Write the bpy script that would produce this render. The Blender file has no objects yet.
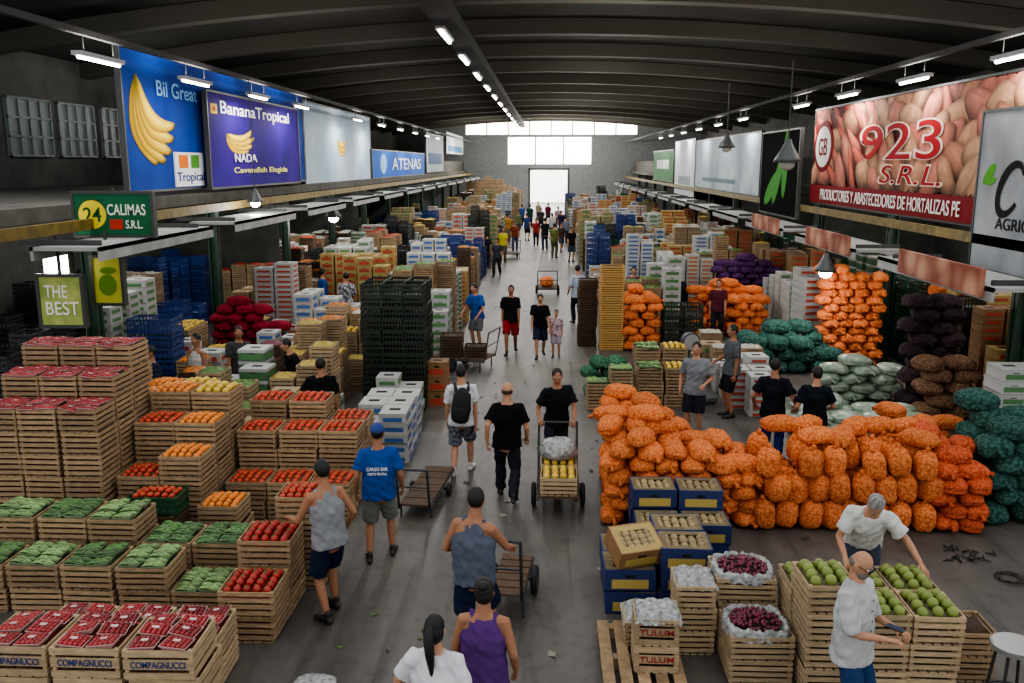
import bpy,math,random
from mathutils import Vector as V, Matrix, noise
R=random.Random(11); S=bpy.context.scene; C=S.collection; rad=math.radians
f=890.;TH=rad(11.3);YW=rad(2.3);H=4.7
fw=V((-math.sin(YW)*math.cos(TH),math.cos(YW)*math.cos(TH),-math.sin(TH)))
rt=V((math.cos(YW),math.sin(YW),0)); up=rt.cross(fw)
def ray(px,py): return fw+rt*((px-512)/f)-up*((py-341.5)/f)
def P(px,py,z=0): d=ray(px,py); t=(z-H)/d.z; return V((d.x*t,d.y*t,z))
def PX(px,py,X): d=ray(px,py); return d*(X/d.x)+V((0,0,H))
def PY(px,py,Y): d=ray(px,py); return d*(Y/d.y)+V((0,0,H))
# ---------------- materials
MC={}
def lin(c): return tuple((x/255/12.92 if x<=10.3 else ((x/255+.055)/1.055)**2.4) for x in c)+(1,)
def mat(name,col,rough=.65,var=.15,ns=0,na=.35,bump=0,metal=0,emit=0,st=(1,1,1),voro=0,col2=None,rng=(.25,.75),spec=None):
    if name in MC: return MC[name]
    m=bpy.data.materials.new(name); m.use_nodes=True; nt=m.node_tree; N=nt.nodes; L=nt.links; b=N['Principled BSDF']
    b.inputs['Roughness'].default_value=rough; b.inputs['Metallic'].default_value=metal
    if spec is None and name.startswith(('sign','net','cloth','pants')): spec=.12
    if spec is not None: b.inputs['Specular IOR Level'].default_value=spec
    rgb=N.new('ShaderNodeRGB'); rgb.outputs[0].default_value=lin(col); src=rgb.outputs[0]
    tc=N.new('ShaderNodeTexCoord'); mp=N.new('ShaderNodeMapping'); mp.inputs['Scale'].default_value=st; L.new(tc.outputs['Object'],mp.inputs[0])
    tex=None
    if name=='sign_print':
        at=N.new('ShaderNodeAttribute'); at.attribute_name='Col'; src=at.outputs['Color']
    if ns or voro:
        if voro:
            t=N.new('ShaderNodeTexVoronoi'); t.inputs['Scale'].default_value=voro; tex=t.outputs['Distance']
        else:
            t=N.new('ShaderNodeTexNoise'); t.inputs['Scale'].default_value=ns; t.inputs['Detail'].default_value=6; tex=t.outputs[0]
        L.new(mp.outputs[0],t.inputs['Vector'])
        mr=N.new('ShaderNodeMapRange'); mr.inputs[1].default_value=rng[0]; mr.inputs[2].default_value=rng[1]; L.new(tex,mr.inputs[0])
        mx=N.new('ShaderNodeMix'); mx.data_type='RGBA'; L.new(mr.outputs[0],mx.inputs[0]); L.new(src,mx.inputs[6])
        mx.inputs[7].default_value=lin(col2) if col2 else lin([x*(1-na) for x in col]); src=mx.outputs[2]
    if name=='floor_concrete':
        for sc,lo,hi,dk,sv in((5.5,.52,.72,.6,(1,1,1)),(1.3,.46,.7,.58,(1.6,.35,1)),(38,.55,.8,.78,(1,1,1)),(1.0,.55,.66,.62,(4,.07,1)),(14,.6,.72,.6,(1,1,1)),(.45,.5,.62,.72,(1,.6,1))):
            mp2=N.new('ShaderNodeMapping'); mp2.inputs['Scale'].default_value=sv; L.new(tc.outputs['Object'],mp2.inputs[0])
            t=N.new('ShaderNodeTexNoise'); t.inputs['Scale'].default_value=sc; t.inputs['Detail'].default_value=8; t.inputs['Roughness'].default_value=.65; L.new(mp2.outputs[0],t.inputs['Vector'])
            mr=N.new('ShaderNodeMapRange'); mr.inputs[1].default_value=lo; mr.inputs[2].default_value=hi; mr.inputs[3].default_value=1; mr.inputs[4].default_value=dk; L.new(t.outputs[0],mr.inputs[0])
            hs=N.new('ShaderNodeHueSaturation'); L.new(mr.outputs[0],hs.inputs['Value']); L.new(src,hs.inputs['Color']); src=hs.outputs[0]
    if var:
        oi=N.new('ShaderNodeObjectInfo'); ge=N.new('ShaderNodeNewGeometry')
        a=N.new('ShaderNodeMath'); a.operation='ADD'; L.new(oi.outputs['Random'],a.inputs[0]); L.new(ge.outputs['Random Per Island'],a.inputs[1])
        q=N.new('ShaderNodeMath'); q.operation='MULTIPLY_ADD'; L.new(a.outputs[0],q.inputs[0]); q.inputs[1].default_value=var; q.inputs[2].default_value=1-var
        hs=N.new('ShaderNodeHueSaturation'); L.new(q.outputs[0],hs.inputs['Value']); L.new(src,hs.inputs['Color']); src=hs.outputs[0]
    L.new(src,b.inputs['Base Color'])
    if bump and tex:
        bp=N.new('ShaderNodeBump'); bp.inputs['Strength'].default_value=abs(bump); bp.inputs['Distance'].default_value=.02; bp.invert=bump<0; L.new(tex,bp.inputs['Height']); L.new(bp.outputs[0],b.inputs['Normal'])
    if emit:
        L.new(src,b.inputs['Emission Color']); b.inputs['Emission Strength'].default_value=emit
    MC[name]=m; return m
def cm(col,rough=.75,var=.05,ns=0,na=.2): return mat('c%d_%d_%d_%d'%(col[0],col[1],col[2],ns),col,rough,var,ns,na)
# ---------------- mesh builder
class MB:
    def __init__(s): s.v=[];s.f=[];s.m=[]
    def add(s,vs,fs,m=0):
        o=len(s.v); s.v+=[tuple(v) for v in vs]; s.f+=[tuple(i+o for i in q) for q in fs]; s.m+=[m]*len(fs)
    def box(s,x0,x1,y0,y1,z0,z1,m=0):
        s.add([(x,y,z) for z in(z0,z1) for y in(y0,y1) for x in(x0,x1)],[(0,2,3,1),(4,5,7,6),(0,1,5,4),(2,6,7,3),(0,4,6,2),(1,3,7,5)],m)
    def tube(s,pts,rs,n=10,rnd=(1,1),m=0,lat=None):
        pts=[V(p) for p in pts]; K=len(pts)
        T=[(pts[min(i+1,K-1)]-pts[max(i-1,0)]).normalized() for i in range(K)]
        a=V(lat) if lat else (V((1,0,0)) if abs(T[0].x)<.9 else V((0,1,0)))
        rg=[]
        for i in range(K):
            a=(a-T[i]*a.dot(T[i])).normalized(); b=T[i].cross(a); r=rs[i]; ra,rb=(r if isinstance(r,tuple) else (r,r)); rr=min(ra,rb)
            if i==0 and rnd[0]:
                for t in(75,40): rg.append((pts[0]-T[0]*rr*math.sin(rad(t)),a*ra*math.cos(rad(t)),b*rb*math.cos(rad(t))))
            rg.append((pts[i],a*ra,b*rb))
            if i==K-1 and rnd[1]:
                for t in(40,75): rg.append((pts[i]+T[i]*rr*math.sin(rad(t)),a*ra*math.cos(rad(t)),b*rb*math.cos(rad(t))))
        vs=[];fs=[]
        for c,a,b in rg:
            for j in range(n): w=2*math.pi*j/n; vs.append(c+a*math.cos(w)+b*math.sin(w))
        for i in range(len(rg)-1):
            for j in range(n): k=(j+1)%n; fs.append((i*n+j,i*n+k,(i+1)*n+k,(i+1)*n+j))
        fs.append(tuple(range(n-1,-1,-1))); fs.append(tuple(range((len(rg)-1)*n,len(rg)*n))); s.add(vs,fs,m)
    def ell(s,c,r,nu=12,nv=8,m=0,M=None,fn=None):
        c=V(c); vs=[];fs=[]
        for i in range(nv+1):
            ph=math.pi*i/nv
            for j in range(nu if 0<i<nv else 1):
                t=2*math.pi*j/nu; d=V((math.sin(ph)*math.cos(t),math.sin(ph)*math.sin(t),math.cos(ph))); k=fn(d) if fn else 1
                p=V((d.x*r[0]*k,d.y*r[1]*k,d.z*r[2]*k)); vs.append(c+(M@p if M else p))
        def ix(i,j): return 0 if i==0 else (len(vs)-1 if i==nv else 1+(i-1)*nu+j%nu)
        for i in range(nv):
            for j in range(nu):
                q=[ix(i,j),ix(i+1,j),ix(i+1,j+1),ix(i,j+1)]; q2=[]
                for x in q:
                    if x not in q2:q2.append(x)
                fs.append(tuple(q2))
        s.add(vs,fs,m)
    def ring(s,c,ax,Rr,r,n=20,k=8,m=0):
        c=V(c);ax=V(ax).normalized();a=(V((0,0,1)) if abs(ax.z)<.9 else V((1,0,0)));b=ax.cross(a).normalized();a=b.cross(ax);vs=[];fs=[]
        for i in range(n):
            w=2*math.pi*i/n;d=a*math.cos(w)+b*math.sin(w)
            for j in range(k): t=2*math.pi*j/k; vs.append(c+d*(Rr+r*math.cos(t))+ax*r*math.sin(t))
        for i in range(n):
            for j in range(k): fs.append((i*k+j,((i+1)%n)*k+j,((i+1)%n)*k+(j+1)%k,i*k+(j+1)%k))
        s.add(vs,fs,m)
    def addmesh(s,me,M,base=0):
        s.add([M@v.co for v in me.vertices],[tuple(p.vertices) for p in me.polygons]); 
        s.m[-len(me.polygons):]=[p.material_index+base for p in me.polygons]
    def mesh(s,name,mats,smooth=False):
        me=bpy.data.meshes.new(name); me.from_pydata(s.v,[],s.f)
        for m in mats: me.materials.append(m)
        me.polygons.foreach_set('material_index',s.m)
        if smooth: me.polygons.foreach_set('use_smooth',[True]*len(s.f))
        me.update(); return me
def ob(name,me,parent=None,loc=(0,0,0),rz=0,M=None):
    o=bpy.data.objects.new(name,me); C.objects.link(o); o.parent=parent
    if M is not None: o.matrix_local=M
    else: o.location=loc; o.rotation_euler=(0,0,rz)
    return o
def tag(o,label,cat,group=None,kind=None):
    o['label']=label; o['category']=cat
    if group:o['group']=group
    if kind:o['kind']=kind
    return o
def thing(name,label,cat,loc=(0,0,0),rz=0,group=None):
    o=ob(name,None,None,loc,rz); o.empty_display_size=.1; return tag(o,label,cat,group)
def struct(name,mb,m): o=ob(name,mb.mesh(name,[m])); o['kind']='structure'; return o
ON='zeroth first second third fourth fifth sixth seventh eighth ninth tenth eleventh twelfth thirteenth fourteenth fifteenth sixteenth seventeenth eighteenth nineteenth twentieth'.split()
TN={2:'twenty',3:'thirty',4:'forty',5:'fifty',6:'sixty',7:'seventy',8:'eighty',9:'ninety'}
def ordw(i):
    if i<=20:return ON[i]
    if i>=100: return ('one hundred ' if i<200 else 'two hundred ')+(ordw(i%100) if i%100 else 'even')
    return TN[i//10]+'-'+ON[i%10] if i%10 else TN[i//10][:-1]+'ieth'
def remesh(mb,vox,it=4,fa=.5):
    me=mb.mesh('t',[]); o=bpy.data.objects.new('t',me); C.objects.link(o)
    r=o.modifiers.new('r','REMESH'); r.mode='VOXEL'; r.voxel_size=vox; r.use_smooth_shade=True
    if it: s=o.modifiers.new('s','SMOOTH'); s.iterations=it; s.factor=fa
    n=bpy.data.meshes.new_from_object(o.evaluated_get(bpy.context.evaluated_depsgraph_get()))
    bpy.data.objects.remove(o); bpy.data.meshes.remove(me)
    n.polygons.foreach_set('use_smooth',[True]*len(n.polygons)); return n
def crease(me,amp,sd,lo=None):
    nr=[v.normal.copy() for v in me.vertices]
    for v,n in zip(me.vertices,nr):
        c=v.co; q=noise.noise(V((c.x*9+sd,c.y*9,c.z*14+c.x*9)))+.6*noise.noise(V((c.x*22,c.y*22+sd,c.z*13)))
        k_=1 if lo is None else min(1,max(0,(lo-c.z)/.12))
        v.co=c+n*amp*k_*(q+.25)
TX={}
def textmesh(s,m,bold=.008,shear=0):
    if (s,m.name) in TX: return TX[(s,m.name)]
    cu=bpy.data.curves.new('t','FONT'); cu.body=s; cu.extrude=.004; cu.offset=bold; cu.shear=shear; o=bpy.data.objects.new('t',cu); C.objects.link(o)
    me=bpy.data.meshes.new_from_object(o.evaluated_get(bpy.context.evaluated_depsgraph_get())); bpy.data.objects.remove(o)
    xs=[v.co.x for v in me.vertices];ys=[v.co.y for v in me.vertices]
    cx,cy,w,h=(min(xs)+max(xs))/2,(min(ys)+max(ys))/2,max(xs)-min(xs),max(ys)-min(ys)
    for v in me.vertices: v.co.x=(v.co.x-cx)/w; v.co.y=(v.co.y-cy)/h
    me.materials.clear(); me.materials.append(m); TX[(s,m.name)]=me; return me
# ---------------- people
PERS=[]
def ik(a,b,l1,l2,pole):
    d=b-a; L=min(d.length,.999*(l1+l2)); u=d.normalized(); b=a+u*L; ca=max(-1,min(1,(l1*l1+L*L-l2*l2)/(2*l1*L)))
    pl=V(pole); pp=(pl-u*pl.dot(u)).normalized(); return a+u*l1*ca+pp*l1*math.sqrt(1-ca*ca),b
def hand(pal,fin,w,d,nrm,side,curl):
    d=d.normalized(); nrm=(nrm-d*nrm.dot(d)).normalized(); lat=d.cross(nrm)*side
    pal.tube([w-d*.01,w+d*.045,w+d*.088],[(.026,.016),(.038,.016),(.036,.013)],8,lat=lat)
    for i,(o,l) in enumerate(((.029,.036),(.010,.041),(-.010,.038),(-.028,.030))):
        a=w+d*.083+lat*o; e1=(d*math.cos(curl*.5)+nrm*math.sin(curl*.5)); e2=(d*math.cos(curl*1.5)+nrm*math.sin(curl*1.5)); b=a+e1*l; fin.tube([a,b,b+e2*l],[.0092,.0085,.007],6)
    a=w+d*.03+lat*.03; t1=(d*.6+lat*.6+nrm*.35).normalized(); t2=(d*.9+lat*.15+nrm*.5).normalized(); fin.tube([a,a+t1*.038,a+t1*.038+t2*.032],[.012,.0105,.008],6)
def person(label,px,py,top=1,hd=0,h=1.75,sh=('tee',(20,20,22)),pa=('long',(40,40,48)),hair=((25,20,18),'short'),skin=(190,140,110),lf=(-.1,0,0),rf=(.1,0,0),lh=None,rh=None,
           lean=0,hp=0,hy=0,shoe=(40,38,36),fat=1,loc=None,beard=None,cap=None,ht=None,curl=.7,group=None,pack=None,prnt=None,glasses=0,collar=0,sway=0):
    L=loc or P(px,py,(ht or h) if top else 0); L=V((L[0],L[1],0)); far=L.y>24; near=L.y<17
    PERS.append(L); sd=len(PERS)*3.1
    s=h/1.75; root=thing('person',label,'person',L,rad(hd),group); root.scale=(s,s,s)
    pz=.94
    for q,sx in((lf,-.09),(rf,.09)): pz=min(pz,math.sqrt(max(.2,.845**2-(q[0]-sx)**2-q[1]**2))+.08+q[2])
    le=rad(lean); sw=sway or .025*math.sin(sd*2.3); tw=.22*math.sin(sd*1.3)*(1 if (lf[1]!=0) else .5)
    def T(x,y,z):
        k_=max(0,min(1,z/.45)); a=tw*k_; x,y=x*math.cos(a)-y*math.sin(a),x*math.sin(a)+y*math.cos(a)
        z+=x*sw*2*k_; x+=sw*math.sin(math.pi*max(0,min(1,z/.6)))*.6
        return V((x,y*math.cos(le)+z*math.sin(le),pz+z*math.cos(le)-y*math.sin(le)))
    sm=cm(skin,.6,0,30,.12); body=MB(); fin=MB(); shirt=MB(); pant=MB(); shoes=[]
    sec=[(-.09,.135,.10),(0,.162,.118),(.13,.146*fat,.108*fat),(.33,.17*(fat*.5+.5),.122),(.45,.15,.092),(.53,.07,.065)]
    body.tube([T(0,0,a) for a,_,_ in sec],[(b,c) for _,b,c in sec],14,lat=(1,0,0)); 
    hc=T(0,.02,.70); Mh=Matrix.Rotation(rad(hy)+tw*.3,3,'Z')@Matrix.Rotation(-(le*.6+rad(hp)),3,'X')
    HP=lambda x,y,z:hc+Mh@V((x,y,z))
    body.tube([T(0,-.01,.47),HP(0,-.015,-.06)],[.066,.053],10)
    body.ell(hc,(.073,.092,.112),14,10,M=Mh); body.ell(HP(0,.022,-.058),(.054,.064,.058),12,8,M=Mh)
    if not far:
        body.tube([HP(0,.088,.005),HP(0,.108,-.03)],[.008,.014],6)
        for q in(-1,1): body.ell(HP(q*.076,-.005,-.012),(.011,.022,.032),8,6,M=Mh)
    kn=[];wr=[]
    for sx,q in((-1,lf),(1,rf)):
        hip=V((sx*.085,0,pz-.02)); k,an=ik(hip,V((q[0],q[1],q[2]+.08)),.43,.42,(sx*.1,1,0)); kn.append((hip,k,an))
        body.tube([hip,hip.lerp(k,.5),k,k.lerp(an,.3),an],[.085*(fat*.4+.6),.073,.052,.055,.035],10)
        pit=math.atan2(q[2],.2) if q[1]<-.05 else 0
        hl=an+V((0,-.05,-.045)); toe=an+V((sx*.03,.17,-.05-.17*math.sin(pit)*.8 if pit else -.05))
        hl.z=max(hl.z,.032);toe.z=max(toe.z,.03); sho=MB(); shoes.append(sho)
        sho.tube([hl,an.lerp(hl,.2)+V((0,.04,-.035)),toe],[(.034,.034),(.042,.04),(.043,.026)],10,lat=(1,0,0)); sho.tube([an+V((0,-.01,.03)),an+V((0,0,-.02))],[.042,.042],10)
        body.tube([an,an+V((0,.03,-.045))],[.033,.03],8)
    for sx,t in((-1,lh),(1,rh)):
        s0=T(sx*.172,0,.45); tg=V(t) if t else V((sx*(.225+.02*math.sin(sd)),.07+.09*math.sin(sd*1.7+sx),pz-.09)); pole=(sx*.4,-.9,-.2)
        e,w=ik(s0,tg,.29,.26,pole); wr.append((s0,e,w))
        body.tube([T(sx*.10,0,.455),s0,s0.lerp(e,.5),e,e.lerp(w,.3),w],[.058,.055,.046,.038,.038,.026],10)
        d=(w-e); nrm=V((-sx,.15,0)) if not t else V((0,.25,-1)); 
        if abs(d.normalized().dot(nrm.normalized()))>.9: nrm=V((-sx,0,0))
        hand(body,fin,w,d,nrm,sx,curl)
    vox=.026 if far else (.011 if near else .015)
    bm=remesh(body,vox,3 if near else 2)
    if not far:
        j=MB(); j.addmesh(bm,Matrix.Identity(4)); j.addmesh(fin.mesh('f',[]),Matrix.Identity(4)); bm=j.mesh('body',[sm],True)
    else: bm.materials.append(sm)
    ob('body',bm,root)
    st,sc=sh[0],sh[1]; g=.022
    lo=-.10 if st!='shirt' else -.15
    ss=[(lo,.172*max(1,fat*.95),.13*fat)]+[(a,b+g,c+g) for a,b,c in sec[1:4]]
    ss+= [(.45,.16,.112),(.51,.10,.088)] if st!='tank' else [(.42,.13,.115),(.49,.085,.08)]
    ss[0]=(lo,max(ss[0][1],.205),max(ss[0][2],.162)); ss[1]=(0,max(ss[1][1],.198),max(ss[1][2],.155))
    shirt.tube([T(0,0,a) for a,_,_ in ss],[(b,c) for _,b,c in ss],16,(0,0),lat=(1,0,0))
    for (s0,e,w),sx in zip(wr,(-1,1)):
        if st in('tee','shirt'):
            q=.72 if st=='tee' else .98; shirt.tube([T(sx*.08,0,.45),s0,s0.lerp(e,.3),s0.lerp(e,q)],[.075,.076,.073,.078 if st=='tee' else .068],12,(1,0))
        if st=='long': shirt.tube([T(sx*.08,0,.45),s0,e,w],[.075,.074,.058,.045],12,(1,0))
        if st=='tank': shirt.tube([T(sx*.085,.07,.39),T(sx*.10,0,.515),T(sx*.085,-.08,.39)],[.025,.026,.025],8)
    if collar: shirt.tube([T(0,-.005,.49),T(0,.0,.545)],[(.082,.085),(.072,.074)],12,(0,0),lat=(1,0,0))
    smt=mat('cloth%d_%d_%d'%sc,sc,.85,.04,6,.14,.25) if len(sh)<3 else mat('print%d_%d_%d'%sc,sc,.85,0,0,voro=14,col2=sh[2])
    so=remesh(shirt,max(.012,vox),2); so.materials.append(smt); 
    if not far: crease(so,.016,sd)
    ob('shirt',so,root)
    pant.tube([T(0,0,.04),V((0,0,pz-.02)),V((0,0,pz-.12))],[(.168,.122),(.172,.13),(.16,.12)],14,(0,0),lat=(1,0,0))
    for hip,k,an in kn:
        if pa[0]=='long': pant.tube([hip+V((0,0,.0)),hip.lerp(k,.5),k,k.lerp(an,.5),an.lerp(k,.02)],[.098,.092,.076,.072,.066],12,(1,0))
        else: pant.tube([hip+V((0,0,.0)),hip.lerp(k,.5),hip.lerp(k,.95)],[.1,.107,.099],12,(1,0))
    po=remesh(pant,max(.012,vox),2); po.materials.append(mat('pants%d_%d_%d'%pa[1],pa[1],.85,.04,8,.08,.1) if len(pa)<3 else mat('check%d_%d_%d'%pa[1],pa[1],.85,0,0,voro=16,col2=pa[2]))
    if not far: crease(po,.012,sd+9,pz-.14)
    ob('shorts' if pa[0]!='long' else 'trousers',po,root)
    for z in shoes:
        if not far: ob('shoe',remesh(z,.011,2),root).data.materials.append(cm(shoe,.6))
        else: ob('shoe',z.mesh('shoe',[cm(shoe,.6)],True),root)
    hm=mat('hair%d_%d_%d'%hair[0],hair[0],.6,0,40,.5,.3,st=(1,1,.3)); hb=MB()
    wob=lambda d:1+.03*math.sin(d.x*17+d.z*9+sd)*math.cos(d.y*15)+.02*math.sin(d.z*23+sd)
    if hair[1]=='bald': hb.ell(HP(0,-.02,-.012),(.0775,.082,.05),14,8,M=Mh,fn=wob)
    else: hb.ell(HP(0,-.016,.022),(.08,.094,.104),18,12,M=Mh,fn=wob)
    if hair[1]=='pony': hb.ell(HP(0,-.035,-.01),(.083,.085,.1),12,8,M=Mh); hb.tube([HP(0,-.1,.05),HP(0,-.15,.0),HP(.01,-.15,-.14),HP(.02,-.14,-.32)],[.03,.042,.038,.012],10)
    if hair[1]=='bun': hb.ell(HP(0,-.03,-.01),(.081,.083,.09),12,8,M=Mh); hb.ell(HP(0,-.085,.085),(.045,.042,.042),12,8,M=Mh,fn=wob)
    ob('hair',hb.mesh('hair',[hm],True),root)
    if beard:
        q=MB(); q.ell(HP(0,.036,-.072),(.058,.064,.05),14,8,M=Mh,fn=wob); ob('beard',q.mesh('beard',[cm(beard,.9)],True),root)
    if glasses:
        q=MB()
        for sx in(-1,1): q.ring(HP(sx*.034,.102,.004),Mh@V((0,1,0)),.024,.004,14,6); q.tube([HP(sx*.058,.1,.008),HP(sx*.078,0,.008)],[.003,.003],6)
        q.tube([HP(-.01,.104,.008),HP(.01,.104,.008)],[.003,.003],6); ob('glasses',q.mesh('glasses',[cm((25,25,28),.4)],True),root)
    if collar:
        for i in range(6): q=MB(); q.ell(T(0,.156-.004*abs(i-2),.42-.09*i),(.009,.006,.009),8,6); ob('shirt_button',q.mesh('b',[cm((90,90,95),.4)],True),root)
    if not far:
        wm=cm((235,232,225),.3,0); dk=cm((25,18,14),.3,0)
        for q in(-1,1):
            e=MB(); e.ell(HP(q*.031,.078,.006),(.014,.012,.010),8,6,0,M=Mh); e.ell(HP(q*.031,.087,.006),(.006,.005,.006),8,6,1,M=Mh); ob('eye',e.mesh('eye',[wm,dk],True),root)
            e=MB(); e.tube([HP(q*.014,.092,.026),HP(q*.032,.09,.032),HP(q*.05,.076,.026)],[.004,.005,.003],6); ob('eyebrow',e.mesh('eyebrow',[hm],True),root)
        e=MB(); e.tube([HP(-.024,.074,-.062),HP(0,.088,-.06),HP(.024,.074,-.062)],[.004,.007,.004],6); ob('mouth',e.mesh('mouth',[cm((150,80,72),.5,0)],True),root)
    if cap:
        q=MB(); q.ell(HP(0,-.008,.04),(.086,.103,.088),16,10,M=Mh); q.tube([HP(0,.06,.045),HP(0,.13,.05),HP(0,.17,.04)],[(.075,.008),(.07,.007),(.04,.006)],12,lat=Mh@V((1,0,0))); ob('cap',q.mesh('cap',[cm(cap,.8)],True),root)
    if pack:
        q=MB(); q.tube([T(0,-.19,.02),T(0,-.21,.2),T(0,-.2,.42),T(0,-.17,.47)],[(.13,.06),(.15,.085),(.13,.07),(.06,.04)],14,lat=(1,0,0)); q.tube([T(0,-.28,.05),T(0,-.285,.2)],[(.10,.03),(.1,.03)],12,lat=(1,0,0))
        pk=ob('backpack',q.mesh('backpack',[cm(pack,.8)],True),root)
        for sx in(-1,1): q=MB(); q.tube([T(sx*.09,-.17,.45),T(sx*.1,0,.54),T(sx*.11,.155,.36),T(sx*.14,.05,.1),T(sx*.1,-.15,.06)],[(.025,.01)]*5,8,lat=(1,0,0)); ob('strap',q.mesh('strap',[cm(pack,.8)],True),root)
    if prnt:
        for i,(t,w,hh,zz) in enumerate(prnt):
            M=Matrix.Translation(T(0,-.182,zz))@Matrix.Rotation(tw*.5,4,'Z')@Matrix.Rotation(rad(90),4,'X')@Matrix.Diagonal((w,hh,1,1)); ob('shirt_print',textmesh(t,cm((235,235,235),.7,0)),root,M=M)
    return root
SK=(188,138,108); DK=(165,115,85)
WALK=dict(lf=(-.09,-.27,.05),rf=(.09,.24,0))
person('man in black t-shirt and dark grey trousers walking away in mid aisle',507,500,0,0,1.78,('tee',(18,18,20)),('long',(42,42,50)),((60,45,38),'bald'),lf=(-.1,.26,0),rf=(.1,-.24,.05),lh=(-.27,-.08,.87),rh=(.27,.14,.88),fat=1.1)
person('man with black backpack, white t-shirt and checked grey shorts',462,474,0,-4,1.76,('tee',(218,218,220)),('shorts',(120,125,135),(45,48,58)),lf=(-.09,-.22,.04),rf=(.1,.2,0),pack=(22,24,28),shoe=(200,200,200))
person('man in blue cap and blue printed t-shirt with grey shorts',381,559,0,8,1.72,('tee',(36,78,150)),('shorts',(112,115,110)),lf=(-.13,-.08,0),rf=(.14,.12,0),lh=(-.28,.06,.86),rh=(.28,.12,.88),cap=(38,66,125),fat=1.18,prnt=[('CARGO BAR',.25,.042,.31),('PUESTO CENTRAL',.23,.03,.25)],skin=DK)
person('man in grey sleeveless top and navy shorts reaching to red crates',333,616,0,48,1.74,('tank',(140,142,145)),('shorts',(28,34,58)),lf=(-.12,-.08,0),rf=(.13,.14,0),lh=(-.2,.42,1.05),rh=(.28,.1,.9),lean=7,skin=DK,fat=1.12)
person('man in black shirt facing the camera and pushing the loaded cart',0,0,1,180,1.74,('tee',(24,26,30)),('long',(40,42,52)),lf=(-.1,-.2,.03),rf=(.1,.15,0),lh=(-.25,.36,1.0),rh=(.25,.36,1.0),lean=8,loc=(.15,13.05),skin=DK,curl=1.2)
person('man in slate grey sleeveless top and navy shorts pushing hand cart',474,487,1,-8,1.76,('tank',(92,98,112)),('shorts',(30,36,62)),lf=(-.12,-.2,.03),rf=(.12,.18,0),lh=(-.26,.3,1.0),rh=(.28,.38,1.02),lean=5,skin=DK,fat=1.25,curl=1.2)
person('woman in purple vest top with dark hair tied in bun',484,578,1,-6,1.62,('tank',(92,58,120)),('long',(30,40,70)),((28,18,16),'bun'),lh=(-.24,.17,.9),rh=(.25,.1,.88),fat=1.15,skin=DK)
person('woman in white t-shirt with long black ponytail',434,615,1,-14,1.60,('tee',(218,218,222)),('long',(50,60,90)),((16,13,14),'pony'),lh=(-.36,.22,.98),rh=(.25,.12,.9),fat=1.08)
person('grey-haired man in white t-shirt leaning over the green fruit crates',0,0,loc=(3.28,8.78),hd=172,h=1.74,sh=('tee',(214,214,212)),pa=('long',(70,75,90)),hair=((165,162,158),'short'),lean=40,hp=30,lh=(-.44,.52,.90),rh=(.26,.52,.90),curl=.3,fat=1.1)
person('bald bearded man in pale grey shirt and blue jeans checking his phone',0,0,loc=(2.50,6.72),hd=-135,h=1.70,sh=('shirt',(190,192,192)),pa=('long',(44,68,110)),hair=((120,112,104),'bald'),beard=(110,104,98),hp=24,lh=(-.14,.3,1.1),rh=(.12,.33,1.12),curl=1.1,fat=1.12,glasses=1,collar=1)
person('man in black t-shirt and blue jeans behind orange sacks',776,358,1,-25,1.75,('tee',(24,26,36)),('long',(38,56,110)),lh=(-.31,.1,.95),rh=(.32,.15,1.0),skin=DK)
person('man in dark top with back turned beside teal sacks',818,366,1,5,1.72,('tee',(22,30,36)),('long',(30,32,40)),lh=(-.24,.22,1.0),rh=(.24,.22,1.0))
person('man in grey t-shirt and dark shorts standing behind sack pile',697,341,1,160,1.74,('tee',(130,134,138)),('shorts',(40,42,50)),lh=(-.2,.2,1.05),rh=(.25,.05,.9))
person('man in dark grey t-shirt turned sideways beside the teal sacks',734,324,1,100,1.78,('tee',(92,96,100)),('shorts',(28,28,32)),skin=DK,rh=(.25,.25,1.0))
person('stout man in black t-shirt among crates behind the tomatoes',320,357,1,10,1.74,('tee',(20,20,22)),('long',(50,46,44)),fat=1.15,skin=DK,lh=(-.3,.22,1.0))
person('man in black t-shirt and red shorts walking with a family',511,353,0,178,1.78,('tee',(24,24,28)),('shorts',(150,34,44)),skin=DK,**WALK)
person('woman in black top walking beside a child',540,357,0,182,1.62,('tee',(22,22,26)),('shorts',(40,44,60)),((30,22,20),'bun'),**WALK)
person('small child in pale flowered top walking down the aisle',556,357,0,175,1.2,('tee',(200,190,190),(140,90,110)),('shorts',(160,150,160)),((50,32,24),'short'))
person('man in light blue shirt and dark trousers standing by sacks',577,323,0,20,1.76,('shirt',(176,192,208)),('long',(36,40,60)),lh=(-.26,.1,.9))
person('man in bright blue t-shirt leaning over trolley of crates',477,283,1,150,1.74,('tee',(40,92,170)),('shorts',(110,112,115)),lean=10,ht=1.72,lh=(-.25,.35,.95),rh=(.25,.35,.95))
person('man in striped grey shirt standing among white cartons',346,272,1,30,1.74,('shirt',(190,190,195),(70,72,80)),('long',(60,60,66)))
person('man in blue sweatshirt between cartons at the left stall',322,268,1,-60,1.74,('long',(40,90,165)),('long',(40,44,60)))
person('seller in white sleeveless top at the left stall table',196,333,1,160,1.7,('tank',(205,200,196)),('long',(70,66,66)),skin=DK)
person('seller in dark grey t-shirt beside red net sacks',238,326,1,200,1.72,('tee',(70,72,76)),('long',(40,40,46)),skin=DK)
person('person in black t-shirt bending between white cartons',296,338,1,120,1.66,('tee',(28,28,30)),('long',(50,50,60)),lean=15,ht=1.62)
person('man in red checked shirt near the tall crate stacks',634,266,1,175,1.76,('shirt',(120,44,58),(50,30,50)),('long',(40,42,52)))
person('man in dark jacket by the right-hand stacks',679,270,1,10,1.76,('long',(32,36,44)),('long',(36,38,46)))
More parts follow.
